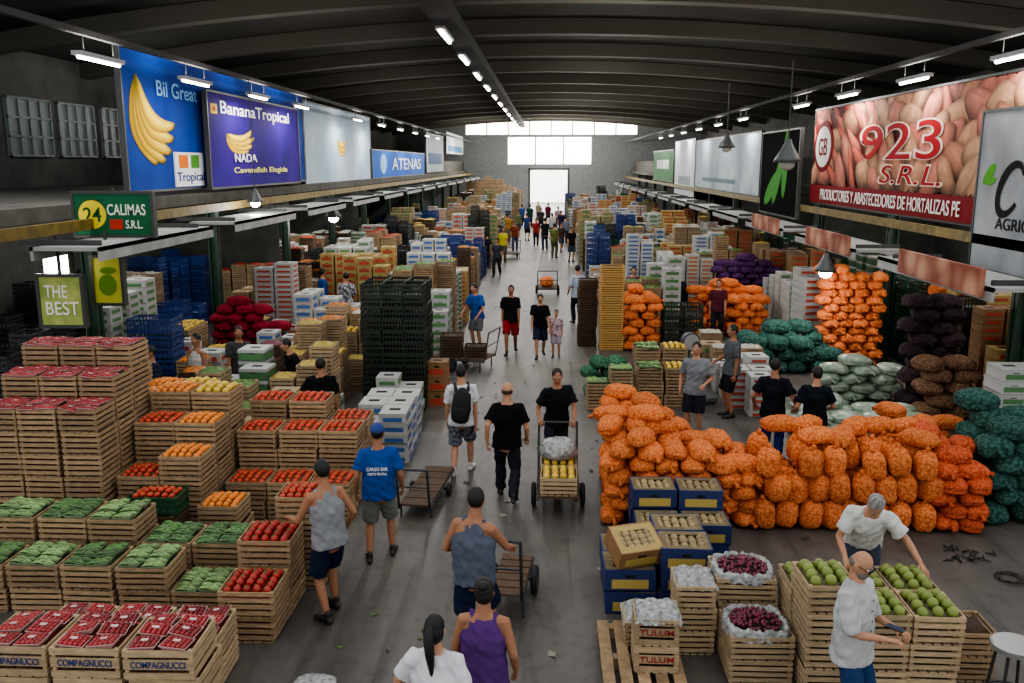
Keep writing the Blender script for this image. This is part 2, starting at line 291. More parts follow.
person('person in maroon top deep in the right-hand stalls',719,279,1,170,1.66,('tee',(90,40,50)),('long',(40,42,50)),((25,18,16),'pony'))
person('man in dark cap and navy t-shirt by the left stall crates',150,345,1,140,1.7,('tee',(40,48,70)),('long',(50,50,60)),cap=(40,40,46),skin=DK)
for i,(x,y,c,t) in enumerate([(545,250,(30,32,40),'dark top'),(561,252,(70,60,60),'brown top'),(536,246,(150,50,50),'red top'),(552,240,(190,190,190),'white top'),(527,241,(50,70,120),'navy top'),(566,243,(120,130,150),'grey-blue shirt'),(482,262,(40,80,140),'blue t-shirt'),(518,236,(90,110,80),'olive top'),(466,246,(40,60,110),'dark blue shirt'),(509,243,(160,120,60),'ochre top'),(541,232,(60,60,66),'charcoal top'),(558,229,(180,150,150),'pink top'),(530,228,(30,70,60),'dark green top'),(548,224,(110,40,60),'wine top'),(571,262,(30,30,34),'black jacket'),(497,276,(60,64,74),'slate top'),(487,268,(36,40,52),'black-blue jersey'),(515,252,(120,60,40),'rust top'),(554,258,(100,110,60),'khaki top'),(522,226,(60,90,150),'sky blue top'),(538,222,(170,160,130),'beige top'),(561,236,(40,40,70),'indigo top'),(503,262,(200,190,60),'yellow top')]):
    person('distant person in %s in the far aisle near the bright door'%t,x,y,0,R.choice((0,180,170,15,200,-20)),R.uniform(1.6,1.8),('tee',c),(R.choice(('long','long','shorts')),R.choice(((45,45,55),(60,66,90),(90,84,72)))),fat=R.uniform(.95,1.2),**(WALK if i%2 else {}))
# ---------------- hall shell
fl=MB(); fl.box(-16,16,-6,150,-.1,0); struct('floor',fl,mat('floor_concrete',(107,101,94),.52,0,.7,.3,.1,st=(1,.6,1)))
dark=mat('roof_dark',(72,69,63),.9,0,.5,.35); ribm=mat('rib',(92,88,79),.85,0)
duct=mat('duct',(44,42,40),.8,0)
arc=lambda x:9.3-1.35*(x/15.5)**2
c=MB(); XS=[-15.5+i*31/30 for i in range(31)]
c.add([(x,y,arc(x)) for y in(20,93.3) for x in XS]+[(x,y,arc(x)+.15) for y in(20,93.3) for x in XS],[(i,i+1,i+32,i+31) for i in range(30)]+[(i+62,i+93,i+94,i+63) for i in range(30)]); struct('ceiling',c,dark)
k=0
for y in range(24,93,6):
    k+=1; c=MB()
    for i in range(30):
        a,b=XS[i],XS[i+1]; c.add([(p,q,arc(p)-d) for d in(.5,.02) for q in(y,y+.5) for p in(a,b)],[(0,2,3,1),(4,5,7,6),(0,1,5,4),(2,6,7,3),(0,4,6,2),(1,3,7,5)])
    struct('trim_%d'%k,c,ribm)
def trim(*b,m):
    global k; k+=1; c=MB(); c.box(*b); return struct('trim_%d'%k,c,m)
wallm=mat('wall_grey',(146,149,149),.8,0,3,.15); sidem=mat('wall_side',(122,122,116),.9,0,1,.3); slab=mat('slab',(94,91,83),.9,0,2,.3)
part_m=mat('partition',(84,86,82),.9,0,2,.3)
OCC=[(-6.3,-4.1,22.3,24.4)]
for sx,n in((-1,'left'),(1,'right')):
    c=MB(); c.box(min(sx*15.5,sx*15.7),max(sx*15.5,sx*15.7),18,93,0,8.0); struct('wall_'+n,c,sidem)
    a,b=sorted((sx*8.35,sx*15.5)); trim(a,b,12,93,3.75,4.0,m=slab)
    zr=3.6 if sx<0 else 3.28; a,b=sorted((sx*7.75,sx*7.85)); trim(a,b,8,92,zr,zr+.18,m=mat('rail_yellow',(140,118,52),.6,0,4,.4))
    a,b=sorted((sx*8.7,sx*8.8)); trim(a,b,30 if sx<0 else 26,93,4.0,4.9,m=slab)
    a,b=sorted((sx*11.8,sx*11.9)); trim(a,b,12,93,0,3.75,m=part_m)
    for y in(27.7,39.7,57.7): a,b=sorted((sx*8.45,sx*11.8)); trim(a,b,y,y+.1,0,3.75,m=part_m); OCC.append((a,b,y-.05,y+.15))
c=MB()
for b in((-15.5,-1.9,0,4.05),(2,15.5,0,4.05),(-15.5,15.5,4.05,4.6),(-15.5,-4.2,4.6,7.4),(4.4,15.5,4.6,7.4),(-15.5,15.5,7.4,7.55),(-15.5,-8.5,7.55,9.8),(9,15.5,7.55,9.8)): c.box(b[0],b[1],93,93.25,b[2],b[3])
for i in range(60):
    x=-9+i*.3
    if not -2<x<2.1: c.box(x,x+.1,92.95,93,0,4.6)
struct('wall_back',c,wallm)
wf=mat('window_frame',(60,62,60),.5,0); wf2=mat('window_frame_pale',(150,152,150),.5,0)
pane=mat('daylight_pane',(255,247,230),.4,.12,emit=9)  # panes glow by themselves in place of daylight coming through
def window(n,x0,x1,z0,z1,nx,nz):
    c=MB()
    for i in range(nx+1): x=x0+(x1-x0)*i/nx; c.box(x-.07,x+.07,92.98,93.2,z0,z1)
    for i in range(nz+1): z=z0+(z1-z0)*i/nz; c.box(x0,x1,92.98,93.18,z-.07,z+.07)
    o=struct('window_%d'%n,c,wf2)
    for i in range(nx): q=MB(); q.box(x0+(x1-x0)*i/nx,x0+(x1-x0)*(i+1)/nx,93.1,93.12,z0,z1); ob('translucent_pane',q.mesh('p',[pane]),o)
window(1,-4.2,4.4,4.6,7.4,3,1); window(2,-8.5,9,7.55,9.6,8,1)
c=MB(); c.box(-2.05,-1.85,92.9,93.3,0,4.2); c.box(1.95,2.15,92.9,93.3,0,4.2); c.box(-2.05,2.15,92.9,93.3,4.05,4.25); struct('door_1',c,wf)
c=MB(); c.box(-9,9,112,112.3,0,7); struct('wall_outside',c,mat('outside_white',(235,235,230),.9,0,1,.1))  # added white backdrop that keeps the view through the door bright
for i,y in enumerate((25.5,28.2,31)):
    c=MB(); c.box(-15.5,-15.44,y,y+2.3,4.9,6.6)
    for q in range(5): c.box(-15.44,-15.38,y+q*.56,y+q*.56+.06,4.9,6.6)
    for q in range(4): c.box(-15.44,-15.38,y,y+2.3,4.9+q*.55,4.96+q*.55)
    struct('window_%d'%(3+i),c,mat('frosted',(140,150,148),.4,.2))
green=mat('pillar_green',(38,72,52),.5,.1,5,.3)
for sx in(-1,1):
    for i,y in enumerate((15.5,21.5,27.5,33.5,39.5,45.5,51.5,57.5,63.5,69.5,75.5,81.5)):
        OCC.append((sx*8.15-.2,sx*8.15+.2,y-.2,y+.2))
        t=thing('steel_pillar','green steel stall pillar, %s from the camera on the %s side'%(ordw(i+1),'left' if sx<0 else 'right'),'pillar',(sx*8.15,y,0),0,'stall pillars')
        q=MB(); q.box(-.11,.11,-.02,.02,0,3.74); q.box(-.11,-.08,-.11,.11,0,3.74); q.box(.08,.11,-.11,.11,0,3.74); ob('shaft',q.mesh('s',[green]),t)
        q=MB(); q.box(-.18,.18,-.18,.18,0,.025); ob('base_plate',q.mesh('s',[green]),t)
    for i in range(13):
        y=13.2+i*6.0
        t=thing('stall_canopy','white sheet canopy over stall, %s from the camera on the %s side'%(ordw(i+1),'left' if sx<0 else 'right'),'canopy',(sx*(7.3 if sx<0 else 7.05),y,3.3 if sx<0 else 2.75),0,'stall canopies')
        q=MB(); q.box(-.55,.55,0,4.6,.1,.16); q.box(-.55,-.5,0,4.6,-.05,.16); q.box(.5,.55,0,4.6,-.05,.16); ob('canopy_sheet',q.mesh('s',[mat('canopy',(166,168,164),.6,.1,2,.25)]),t)
        if sx>0 and i<3: q=MB(); q.box(-.62,-.56,.2,3.4,.0,.42); ob('fascia_print',q.mesh('s',[mat('fascia',(200,150,120),.7,0,0,voro=2.2,col2=(140,70,50))]),t)
        for yy in(.3,4.2): q=MB(); q.box(-.4,.52,yy,yy+.05,.16,.24) if sx>0 else q.box(-.9,.4,yy,yy+.05,.16,.24); ob('bracket',q.mesh('s',[wf]),t)
# ---------------- lamps, plus added fill lights
emw=mat('tube_light',(255,250,240),.5,0,emit=14)
def area(loc,sx,sy,p,col=(1,.98,.95),rx=0):
    l=bpy.data.lights.new('l','AREA'); l.shape='RECTANGLE'; l.size=sx; l.size_y=sy; l.energy=p; l.color=col; o=bpy.data.objects.new('lamp_light',l); C.objects.link(o); o.location=loc; o.rotation_euler=(rx,0,0)
def point(loc,p,r=.15,col=(1,.98,.95)):
    l=bpy.data.lights.new('l','POINT'); l.energy=p; l.shadow_soft_size=r; l.color=col; o=bpy.data.objects.new('lamp_light',l); C.objects.link(o); o.location=loc
def tubelamp(x,y,z,label,rz=0,power=0,ceil=9,up_=0,L=.7,r=.03):
    t=thing('tube_lamp',label,'lamp',(x,y,z),rz,'hanging tube lamps')
    q=MB(); q.box(-.06-r,.06+r,-L-.05,L+.05,.02,.09); ob('housing',q.mesh('s',[cm((150,150,150))]),t)
    q=MB(); q.tube([(0,-L,-.005),(0,L,-.005)],[r,r],8); ob('tube',q.mesh('s',[emw],True),t)
    for yy in(-.5,.5): q=MB(); q.tube([(0,yy,.09),(0,yy,ceil)],[.008,.008],6); ob('hanger',q.mesh('s',[wf]),t)
    if power: area((x,y,z-.08),.3,1.4,power)
    if up_: area((x,y,z+.14),.3,1.4,up_,(1,.98,.95),math.pi)
trim(-3.0,-2.4,20,92,8.25,8.6,m=duct)
for i in range(12): tubelamp(-2.75,24.5+i*5.5,8.0,'bright tube lamp under the ridge duct, %s from the camera'%ordw(i+1),0,215,.25,0,1.1,.06)
for i in range(9): point((2.2,24+i*8,6.4),170+32*i,.3)  # unseen fill lights added along the hall, no fixtures here
point((0,84,6.3),1300,.4); point((-6,80,6),500,.4); point((6,80,6),500,.4); point((-12,28,6.2),90,.3); point((12,24,6.2),80,.3)  # unseen fills added to lift the far ceiling, end wall and upper sides
for sx in(-1,1):
    trim(sx*7.6-.05,sx*7.6+.05,9,92,6.75,6.85,m=duct)
    for i in range(10): tubelamp(sx*7.6,15.4+i*(4.2 if i<4 else 5.2),6.4,'tube lamp above the %s signs, %s from the camera'%('left' if sx<0 else 'right',ordw(i+1)),rad(0),70 if i>1 else 40,.38,30)
    for y in(16.5,20,24.5,30.5,36.5): point((sx*9.6,y,3.45),70,.12)  # unseen fill lights added to brighten the stall interiors
def pendant(px,py,Y,r,label,lit,top=None):
    p=PY(px,py,Y); t=thing('pendant_lamp',label,'lamp',p,0,'bell pendant lamps')
    q=MB(); q.tube([(0,0,-.9*r),(0,0,-.6*r),(0,0,-.1*r),(0,0,.5*r),(0,0,.8*r)],[r,.92*r,.6*r,.28*r,.22*r],18,(0,0)); ob('shade',q.mesh('s',[mat('shade',(84,88,88),.45,0,metal=.3)],True),t)
    q=MB(); q.ell((0,0,-.98*r),(.6*r,.6*r,.5*r)); ob('bulb',q.mesh('s',[mat('bulb_lit',(255,250,235),.5,0,emit=40) if lit else cm((190,190,180))],True),t)
    q=MB(); q.tube([(0,0,.8*r),(0,0,(top or (6.75 if p.z>3.4 else 3.5))-p.z)],[.012,.012],6); ob('cord',q.mesh('s',[wf]),t)
    if lit: point((p.x,p.y,p.z-1.6*r),60,.1)
pendant(788,150,19,.28,'large grey bell lamp hanging before the dark banner',0); pendant(727,140,24,.22,'dark bell lamp hanging over the right walkway',0)
pendant(826,262,20,.24,'lit bell lamp glowing under right canopy',1,2.9); pendant(333,210,30,.28,'lit bell lamp under left canopies at mid hall',1); pendant(255,195,22,.2,'small bell lamp below the purple banner',1)
# ---------------- signs
def board(label,c,u,n,w,h,m,name='sign_board',fr=None):
    u=V(u);n=V(n);v=n.cross(u); M=Matrix(((u.x,v.x,n.x,c[0]),(u.y,v.y,n.y,c[1]),(u.z,v.z,n.z,c[2]),(0,0,0,1)))
    t=ob(name,None); t.matrix_world=M; t.empty_display_size=.1; tag(t,label,'sign')
    q=MB(); q.box(-w/2,w/2,-h/2,h/2,-.08,0); ob('panel',q.mesh('p',[m]),t)
    q=MB(); a=.05
    for b in((-w/2-a,w/2+a,h/2,h/2+a),(-w/2-a,w/2+a,-h/2-a,-h/2),(-w/2-a,-w/2,-h/2,h/2),(w/2,w/2+a,-h/2,h/2)): q.box(b[0],b[1],b[2],b[3],-.1,.02)
    ob('frame',q.mesh('f',[fr or wf]),t); return t
def sm_(col): return mat('sign_ink%d_%d_%d'%col,col,.7,0)
def txt(t,s,x,y,w,h,col,z=.012,bold=.008,shear=0): ob('lettering',textmesh(s,sm_(col),bold,shear),t,M=Matrix.Translation((x,y,z))@Matrix.Diagonal((w,h,1,1)))
def shape(t,polys,col,name='picture',z=.008,m=None):
    for i,p in enumerate(polys):
        q=MB(); n=len(p); q.add([(a,b,0) for a,b in p]+[(a,b,z) for a,b in p],[tuple(range(n,2*n))]+[(j,(j+1)%n,(j+1)%n+n,j+n) for j in range(n)])
        ob(name,q.mesh('p',[m or sm_(col)]),t); z+=.0015
def elp(x,y,a,b,r=0,n=16): return [(x+a*math.cos(w)*math.cos(r)-b*math.sin(w)*math.sin(r),y+a*math.cos(w)*math.sin(r)+b*math.sin(w)*math.cos(r)) for w in[2*math.pi*i/n for i in range(n)]]
PRN=mat('sign_print',(200,150,110),.7,0)
def printed(t,name,vs,fs,cols):
    q=MB(); q.add(vs,fs); me=q.mesh(name,[PRN],True); at=me.color_attributes.new('Col','FLOAT_COLOR','POINT')
    for i,c in enumerate(cols): at.data[i].color=c
    ob(name,me,t)
def mixc(a,b,t): t=max(0,min(1,t)); return [x+(y-x)*t for x,y in zip(a,b)]
def bunch(t,x,y,L,angs,sx_=1,z=.008,wd=.15,bend=.24,name='banana_print'):
    vs=[];fs=[];cs=[]
    for i,an in enumerate(angs):
        r=rad(an); NQ,NJ=16,7; o=len(vs); Li=L*(1-.05*abs(i-1.5))
        for q in range(NQ+1):
            tt=q/NQ; wdt=wd*Li*(math.sin(math.pi*min(1,max(0,tt*.88+.06)))**.55)*.85
            if tt<.12: wdt*=.35+.65*tt/.12
            bow=-bend*Li*math.sin(math.pi*tt)
            for j in range(NJ):
                u=-1+2*j/(NJ-1); a=tt*Li; c=bow+u*wdt; vs.append((x+(a*math.cos(r)-c*math.sin(r))*sx_,y+a*math.sin(r)+c*math.cos(r),z+i*.004))
                sh_=.5+.5*math.cos((u-.25)*1.5); col=mixc((120,82,14),(250,208,60),sh_); col=mixc(col,(255,238,140),max(0,1-abs(u-.3)*3)*.6)
                if tt>.93: col=mixc(col,(70,52,24),(tt-.93)/.05)
                if tt<.1: col=mixc((120,120,40),col,tt/.1)
                cs.append(lin(col))
        for q in range(NQ):
            for j in range(NJ-1): fs.append((o+q*NJ+j,o+(q+1)*NJ+j,o+(q+1)*NJ+j+1,o+q*NJ+j+1))
    printed(t,name,vs,fs,cs)
def potatoes(t,w,h,y0,y1):
    rr=random.Random(8); vs=[];fs=[];cs=[]; its=[]
    ny=5; nx=int(w/.78)
    for ry in range(ny):
        for cx in range(nx): its.append((-w/2+(cx+.5+.5*(ry%2))*w/nx+rr.uniform(-.16,.16),y1-(ry+.35)*(y1-y0)/ny+rr.uniform(-.12,.12)))
    for n_,(x,y) in enumerate(its):
        car=rr.random()<(.6 if x<-w*.1 else .15)
        a,b,r=(rr.uniform(.8,1.05),rr.uniform(.2,.27),rr.uniform(-1.2,-.2)) if car else (rr.uniform(.62,.9),rr.uniform(.32,.42),rr.uniform(-1.1,.8)); tn=rr.choice(((222,124,104),(212,108,88))) if car else rr.choice(((216,158,122),(204,140,108),(218,136,116),(222,168,132))); o=len(vs); NR,NA=5,20; z=.003+n_*.0006; sd=rr.uniform(0,6)
        for k_ in range(NR+1):
            q=k_/NR
            for j in range(NA):
                th=2*math.pi*j/NA; lx=q*a*math.cos(th)*(1+.08*math.sin(2*th+sd)); ly=q*b*math.sin(th)*(1+.1*math.cos(3*th+sd))*(1+(.5*math.cos(th) if car else .15*math.cos(th+sd)))
                X=x+lx*math.cos(r)-ly*math.sin(r); Y=y+lx*math.sin(r)+ly*math.cos(r); X=min(max(X,-w/2),w/2); Y=min(max(Y,y0),y1)
                nz=math.sqrt(max(0,1-q*q)); nx_,ny_=q*math.cos(th+r),q*math.sin(th+r); l=max(0,.35*nx_*-.5+.6*ny_+.75*nz); l=.34+.68*l+.16*noise.noise(V((X*6,Y*6,sd)))
                vs.append((X,Y,z)); cs.append(lin([min(255,max(0,c*l)) for c in tn]))
        for k_ in range(NR):
            for j in range(NA): fs.append((o+k_*NA+j,o+(k_+1)*NA+j,o+(k_+1)*NA+(j+1)%NA,o+k_*NA+(j+1)%NA))
    printed(t,'potato_print',vs,fs,cs); return .003+len(its)*.0006
def rect(x0,x1,y0,y1): return [(x0,y0),(x1,y0),(x1,y1),(x0,y1)]
def wallsign(label,X,pa,pb,yt,yb,m,at='a',z0=None):
    A=PX(pa,yt,X);B=PX(pb,yt,X); z1=A.z; zz=PX(pa,yb,X).z
    if at=='b': z1=PX(pb,yt,X).z; zz=PX(pb,yb,X).z
    z0=z0 or zz
    w=abs(A.y-B.y); s=1 if X<0 else -1; cy=(A.y+B.y)/2; cz=(z0+z1)/2
    def uv(px,py): p=PX(px,py,X); return (p.y-cy)*s,p.z-cz
    def tx(st,x0,y0,x1,y1,col,z=.012,bold=.008,shear=0):
        a=uv(x0,(y0+y1)/2);b=uv(x1,(y0+y1)/2); xm=(x0+x1)/2; u0,v0=uv(xm,y0); u1,v1=uv(xm,y1); vc=(v0+v1)/2
        txt(t,st,(a[0]+b[0])/2,vc,b[0]-a[0],abs(v0-v1),col,z,bold,shear)
    t=board(label,(X,cy,cz),(0,s,0),(s,0,0),w,z1-z0,m); return t,w,z1-z0,uv,tx
blue=mat('sign_blue',(30,84,180),.7,0,.5,.6,col2=(14,36,118)); W_=(245,245,245)
t,w,h,uv,tx=wallsign('huge blue banner with bunch of bananas, nearest on the left',-8.5,118,300,46,192,blue)
a=uv(134,74); bunch(t,a[0],a[1],2.1,(-70,-60,-50,-41,-32),1.15,.008,.125)
tx('Bil Great',156,84,196,99,(130,176,224)); a=uv(173,152);b=uv(204,193); shape(t,[rect(a[0],b[0],-h*.49,a[1])],(240,240,240),'white_patch',.035)
a=uv(177,155);b=uv(187,168); shape(t,[rect(a[0],b[0],b[1],a[1])],(226,120,40),'emblem',.04); a=uv(189,155);b=uv(198,168); shape(t,[rect(a[0],b[0],b[1],a[1])],(90,150,60),'emblem',.04); tx('Tropical',176,172,203,184,(40,60,130),.04)
pur=mat('sign_purple',(60,24,140),.7,0,.6,.4,col2=(30,12,92))
t,w,h,uv,tx=wallsign('dark purple banner with white lettering over banana cluster picture',-8.25,206,296,91,188,pur)
tx('BananaTropical',220,107,288,122,W_); a=uv(210,103);b=uv(217,114); shape(t,[rect(a[0],b[0],b[1],a[1])],(240,200,60),'emblem'); a=uv(212,106);b=uv(215,111); shape(t,[rect(a[0],b[0],b[1],a[1])],(200,80,40),'emblem',.012)
a=uv(226,134); bunch(t,a[0],a[1],.8,(-36,-20,-4,12),2.8,.008,.15)
tx('NADA',234,154,256,162,W_,.03); tx('Cavendish Elegida',234,167,287,174,(235,225,130))
t,w,h,uv,tx=wallsign('pale blue and white banner behind the purple one',-8.5,302,369,101,188,mat('sign_pale',(140,172,200),.7,0,.5,.4,col2=(205,215,220)))
bunch(t,-.8,.3,1.0,(-40,-20,0),1.6)
t,w,h,uv,tx=wallsign('blue banner with white lettering at middle left',-8.4,372,424,150,178,mat('sign_blue2',(30,96,190),.7,0)); txt(t,'ATENAS',w*.1,0,w*.6,h*.5,W_); shape(t,[elp(-w*.34,0,.9,.5)],(140,190,220),'emblem')
t,w,h,uv,tx=wallsign('pale small banner past the blue lettered one',-8.5,426,443,133,172,mat('sign_pale2',(170,182,184),.7,0)); shape(t,[rect(-w*.4,w*.4,-h*.3,0)],(60,90,130),'stripe')
t,w,h,uv,tx=wallsign('farthest white banner on the left stalls',-8.5,446,463,132,153,mat('sign_w',(205,210,212),.7,0)); shape(t,[rect(-w*.4,w*.4,-h*.4,-h*.1)],(80,130,170),'stripe')
pot=mat('sign_redbrown',(122,44,40),.7,0,1.2,.4,col2=(86,28,28))
t,w,h,uv,tx=wallsign('long red banner with potatoes and large number 923',8.0,817,1060,111,208,pot,z0=3.58)
Zt=potatoes(t,w,h,-h*.31,h*.495)+.006
shape(t,[elp(-w*.42,h*.1,.85,.72,0,24)],(120,26,32),'emblem_disc',Zt); shape(t,[elp(-w*.42,h*.1,.7,.58,0,24)],(238,232,226),'emblem_ring',Zt+.006); txt(t,'GB',-w*.42,h*.1,.8,.5,(120,26,32),Zt+.01)
RD=(166,22,30)
tx('923',862,121,946,161,(244,222,208),Zt,.03); tx('923',864.5,122.5,944,159.5,RD,Zt+.01,.0); tx('S.R.L.',880,164,946,186,(244,222,208),Zt,.03,.2); tx('S.R.L.',882,165.5,944,184.5,RD,Zt+.01,0,.2)
shape(t,[rect(-w/2,w/2,-h/2,-h*.31)],(128,28,34),'lettered_strip',Zt-.005); a=uv(822,200);b=uv(964,200); txt(t,'PRODUCTORES Y ABASTECEDORES DE HORTALIZAS PE',(a[0]+b[0])/2,-h*.405,b[0]-a[0],.3,(244,240,235),Zt+.01)
sil=mat('sign_silver',(184,188,192),.5,0,.8,.45,col2=(116,120,124))
A=PX(985,113,7.75);B=PX(968,262,7.75); z1,z0=A.z,B.z-.2; t=board('silver banner with dark lettering and green leaf, nearest on the right',(7.75,A.y-1.9,(z0+z1)/2),(0,-1,0),(-1,0,0),3.8,z1-z0,sil)
cpts=[]
for i in range(25):
    a_=rad(35+i*12.2); cpts.append((-.72+.36*math.cos(a_)+.16*math.sin(a_),.12+.42*math.sin(a_),.012,.035+.055*abs(math.sin((a_-rad(35))*.6))))
q=MB(); vs=[]
for x_,y_,z_,r_ in cpts: dx,dy=x_+.72,y_-.12; L_=math.hypot(dx,dy); vs+=[(x_-dx/L_*r_,y_-dy/L_*r_,z_),(x_+dx/L_*r_,y_+dy/L_*r_,z_)]
q.add(vs,[(2*i,2*i+1,2*i+3,2*i+2) for i in range(24)]); ob('lettering',q.mesh('c',[sm_((20,22,24))]),t)
txt(t,'AGRIC',-.55,-.46,1.1,.2,(30,32,34),.012,0); shape(t,[elp(-1.5,.37,.26,.1,.7),elp(-1.4,.25,.16,.06,.3)],(90,160,50),'leaf_picture')
t,w,h,uv,tx=wallsign('black banner with green leaves beside the bell lamp',7.65,764,801,129,236,mat('sign_black',(14,18,16),.8,0,spec=.02),'b',z0=3.05); shape(t,[elp(-.8+i*.8,-.5+i*.4,1.1,.32,.5+i*.5) for i in range(3)],(70,150,50),'leaf_picture')
t,w,h,uv,tx=wallsign('blue-grey cloudy banner on the right stalls',8.0,697,762,132,225,mat('sign_sky',(130,152,168),.7,0,.6,.4,col2=(205,212,214)),'b',z0=3.5); shape(t,[rect(-w*.35,w*.2,-h*.36,-h*.28)],(110,128,140),'stripe')
t,w,h,uv,tx=wallsign('plain white banner on the right beyond the cloudy one',8.0,676,696,139,198,mat('sign_w',(205,210,212)),'b'); shape(t,[rect(-w*.3,w*.3,-h*.3,-h*.15)],(150,160,165),'stripe')
t,w,h,uv,tx=wallsign('green and white banner far along the right stalls',8.0,654,674,150,182,mat('sign_green2',(60,120,70),.7,0),'b'); shape(t,[rect(-w*.3,w*.3,-h*.1,h*.2)],(225,230,225),'stripe')
def facesign(label,x0,x1,y0,y1,Y,m):
    a,b=PY(x0,y0,Y),PY(x1,y1,Y); w,h=abs(b.x-a.x),abs(a.z-b.z); t=board(label,((a.x+b.x)/2,Y,(a.z+b.z)/2),(1,0,0),(0,-1,0),w,h,m); 
    q=MB(); q.box(-.02,.02,h/2,max(h/2+.1,3.6-(a.z+b.z)/2),-.06,-.02); ob('hanger',q.mesh('h',[wf]),t); return t,w,h
t,w,h=facesign('green and white name board with number 24 on left',73,153,194,235,15.0,mat('sign_green',(44,112,76),.7,0,2,.25))
shape(t,[elp(-w*.27,0,h*.42,h*.42,0,20)],(40,90,60),'emblem_ring',.004); shape(t,[elp(-w*.27,0,h*.35,h*.35,0,20)],(225,205,60),'emblem_disc',.008); txt(t,'24',-w*.27,0,h*.45,h*.35,(30,80,50)); txt(t,'CALIMAS',w*.18,h*.12,w*.5,h*.27,(235,240,228)); txt(t,'S.R.L.',w*.27,-h*.24,w*.22,h*.2,(235,240,228))
shape(t,[rect(-w*.05,w*.12,-h*.36,-h*.12)],(180,60,50),'fruit_picture',.006)
t,w,h=facesign('yellow hanging sign with green fruit picture below name board',92,123,258,303,14.5,mat('sign_yellow',(220,208,96),.7,0,3,.2,col2=(190,200,90))); shape(t,[elp(0,-h*.1,w*.34,h*.24),elp(w*.05,h*.22,w*.3,h*.08)],(110,150,50),'fruit_picture')
t,w,h=facesign('pale green sign with cream lettering low at far left',38,84,277,325,13.8,mat('sign_best',(206,206,128),.7,0,3,.4,col2=(118,148,70))); txt(t,'THE',-w*.1,h*.2,w*.55,h*.26,(250,248,232)); txt(t,'BEST',w*.03,-h*.15,w*.8,h*.28,(250,248,232))
t=board('bright white light box at far left canopy',PY(56,262,14.2),(1,0,0),(0,-1,0),.42,.36,emw,'light_box')
t['category']='lamp'; q=MB(); q.box(-.02,.02,.18,.5,-.06,-.02); ob('hanger',q.mesh('h',[wf]),t)
# ---------------- registry of repeats
REG={}
def reg(name,cat,parts,simple,label,loc,rz=0,group=None,hid=False,tilt=(0,0)):
    REG.setdefault(name,[]).append((cat,parts,simple,label,V(loc),rz,group,hid,tilt))
def make(name,e,det):
    cat,parts,simple,label,loc,rz,group,hid,tilt=e
    if parts and det:
        t=thing(name,label,cat,loc,rz,group); t.rotation_euler=(tilt[0],tilt[1],rz)
        for pn,me in parts: ob(pn,me,t)
    else:
        t=ob(name,simple,None,loc,rz); t.rotation_euler=(tilt[0],tilt[1],rz); tag(t,label,cat,group)
def finalize(name,stuffname,stufflabel,cap=300,near=16):
    L=REG.get(name,[]); L.sort(key=lambda e:((1 if e[7] else 0),e[4].y)) if len(L)>cap else None
    for e in L[:cap]: make(name,e,e[4].y<near)
    if len(L)>cap:
        mats=[];mb=MB()
        for e in L[cap:]:
            me=e[2]; M=Matrix.Translation(e[4])@Matrix.Rotation(e[5],4,'Z'); base=len(mb.m); mb.addmesh(me,M)
            mp=[]
            for m in me.materials:
                if m not in mats: mats.append(m)
                mp.append(mats.index(m))
            mb.m[base:]=[mp[i] for i in mb.m[base:]]
        tag(ob(stuffname,mb.mesh(stuffname,mats)),stufflabel,L[0][0],None,'stuff')
wood=mat('crate_wood',(170,142,108),.8,.42,9,.3,.1,st=(1,1,6)); wood2=mat('crate_wood_pale',(182,158,124),.8,.38,9,.25,.1,st=(1,1,6)); wood3=mat('crate_wood_dark',(92,70,50),.8,.25,9,.3,st=(1,1,6))
ink=cm((40,60,110),.7,0); inkr=cm((140,40,40),.7,0)
def comb(parts):
    mb=MB();mats=[]
    for _,me in parts:
        b=len(mb.m); mb.addmesh(me,Matrix.Identity(4)); mp=[]
        for m in me.materials:
            if m not in mats:mats.append(m)
            mp.append(mats.index(m))
        mb.m[b:]=[mp[i] for i in mb.m[b:]]
    return mb.mesh('all',mats)
CP={}
INN=mat('inner_dark',(70,52,38),.9,.3,20,.4)  # dark filler tone, the shade inside a crate put into its colour
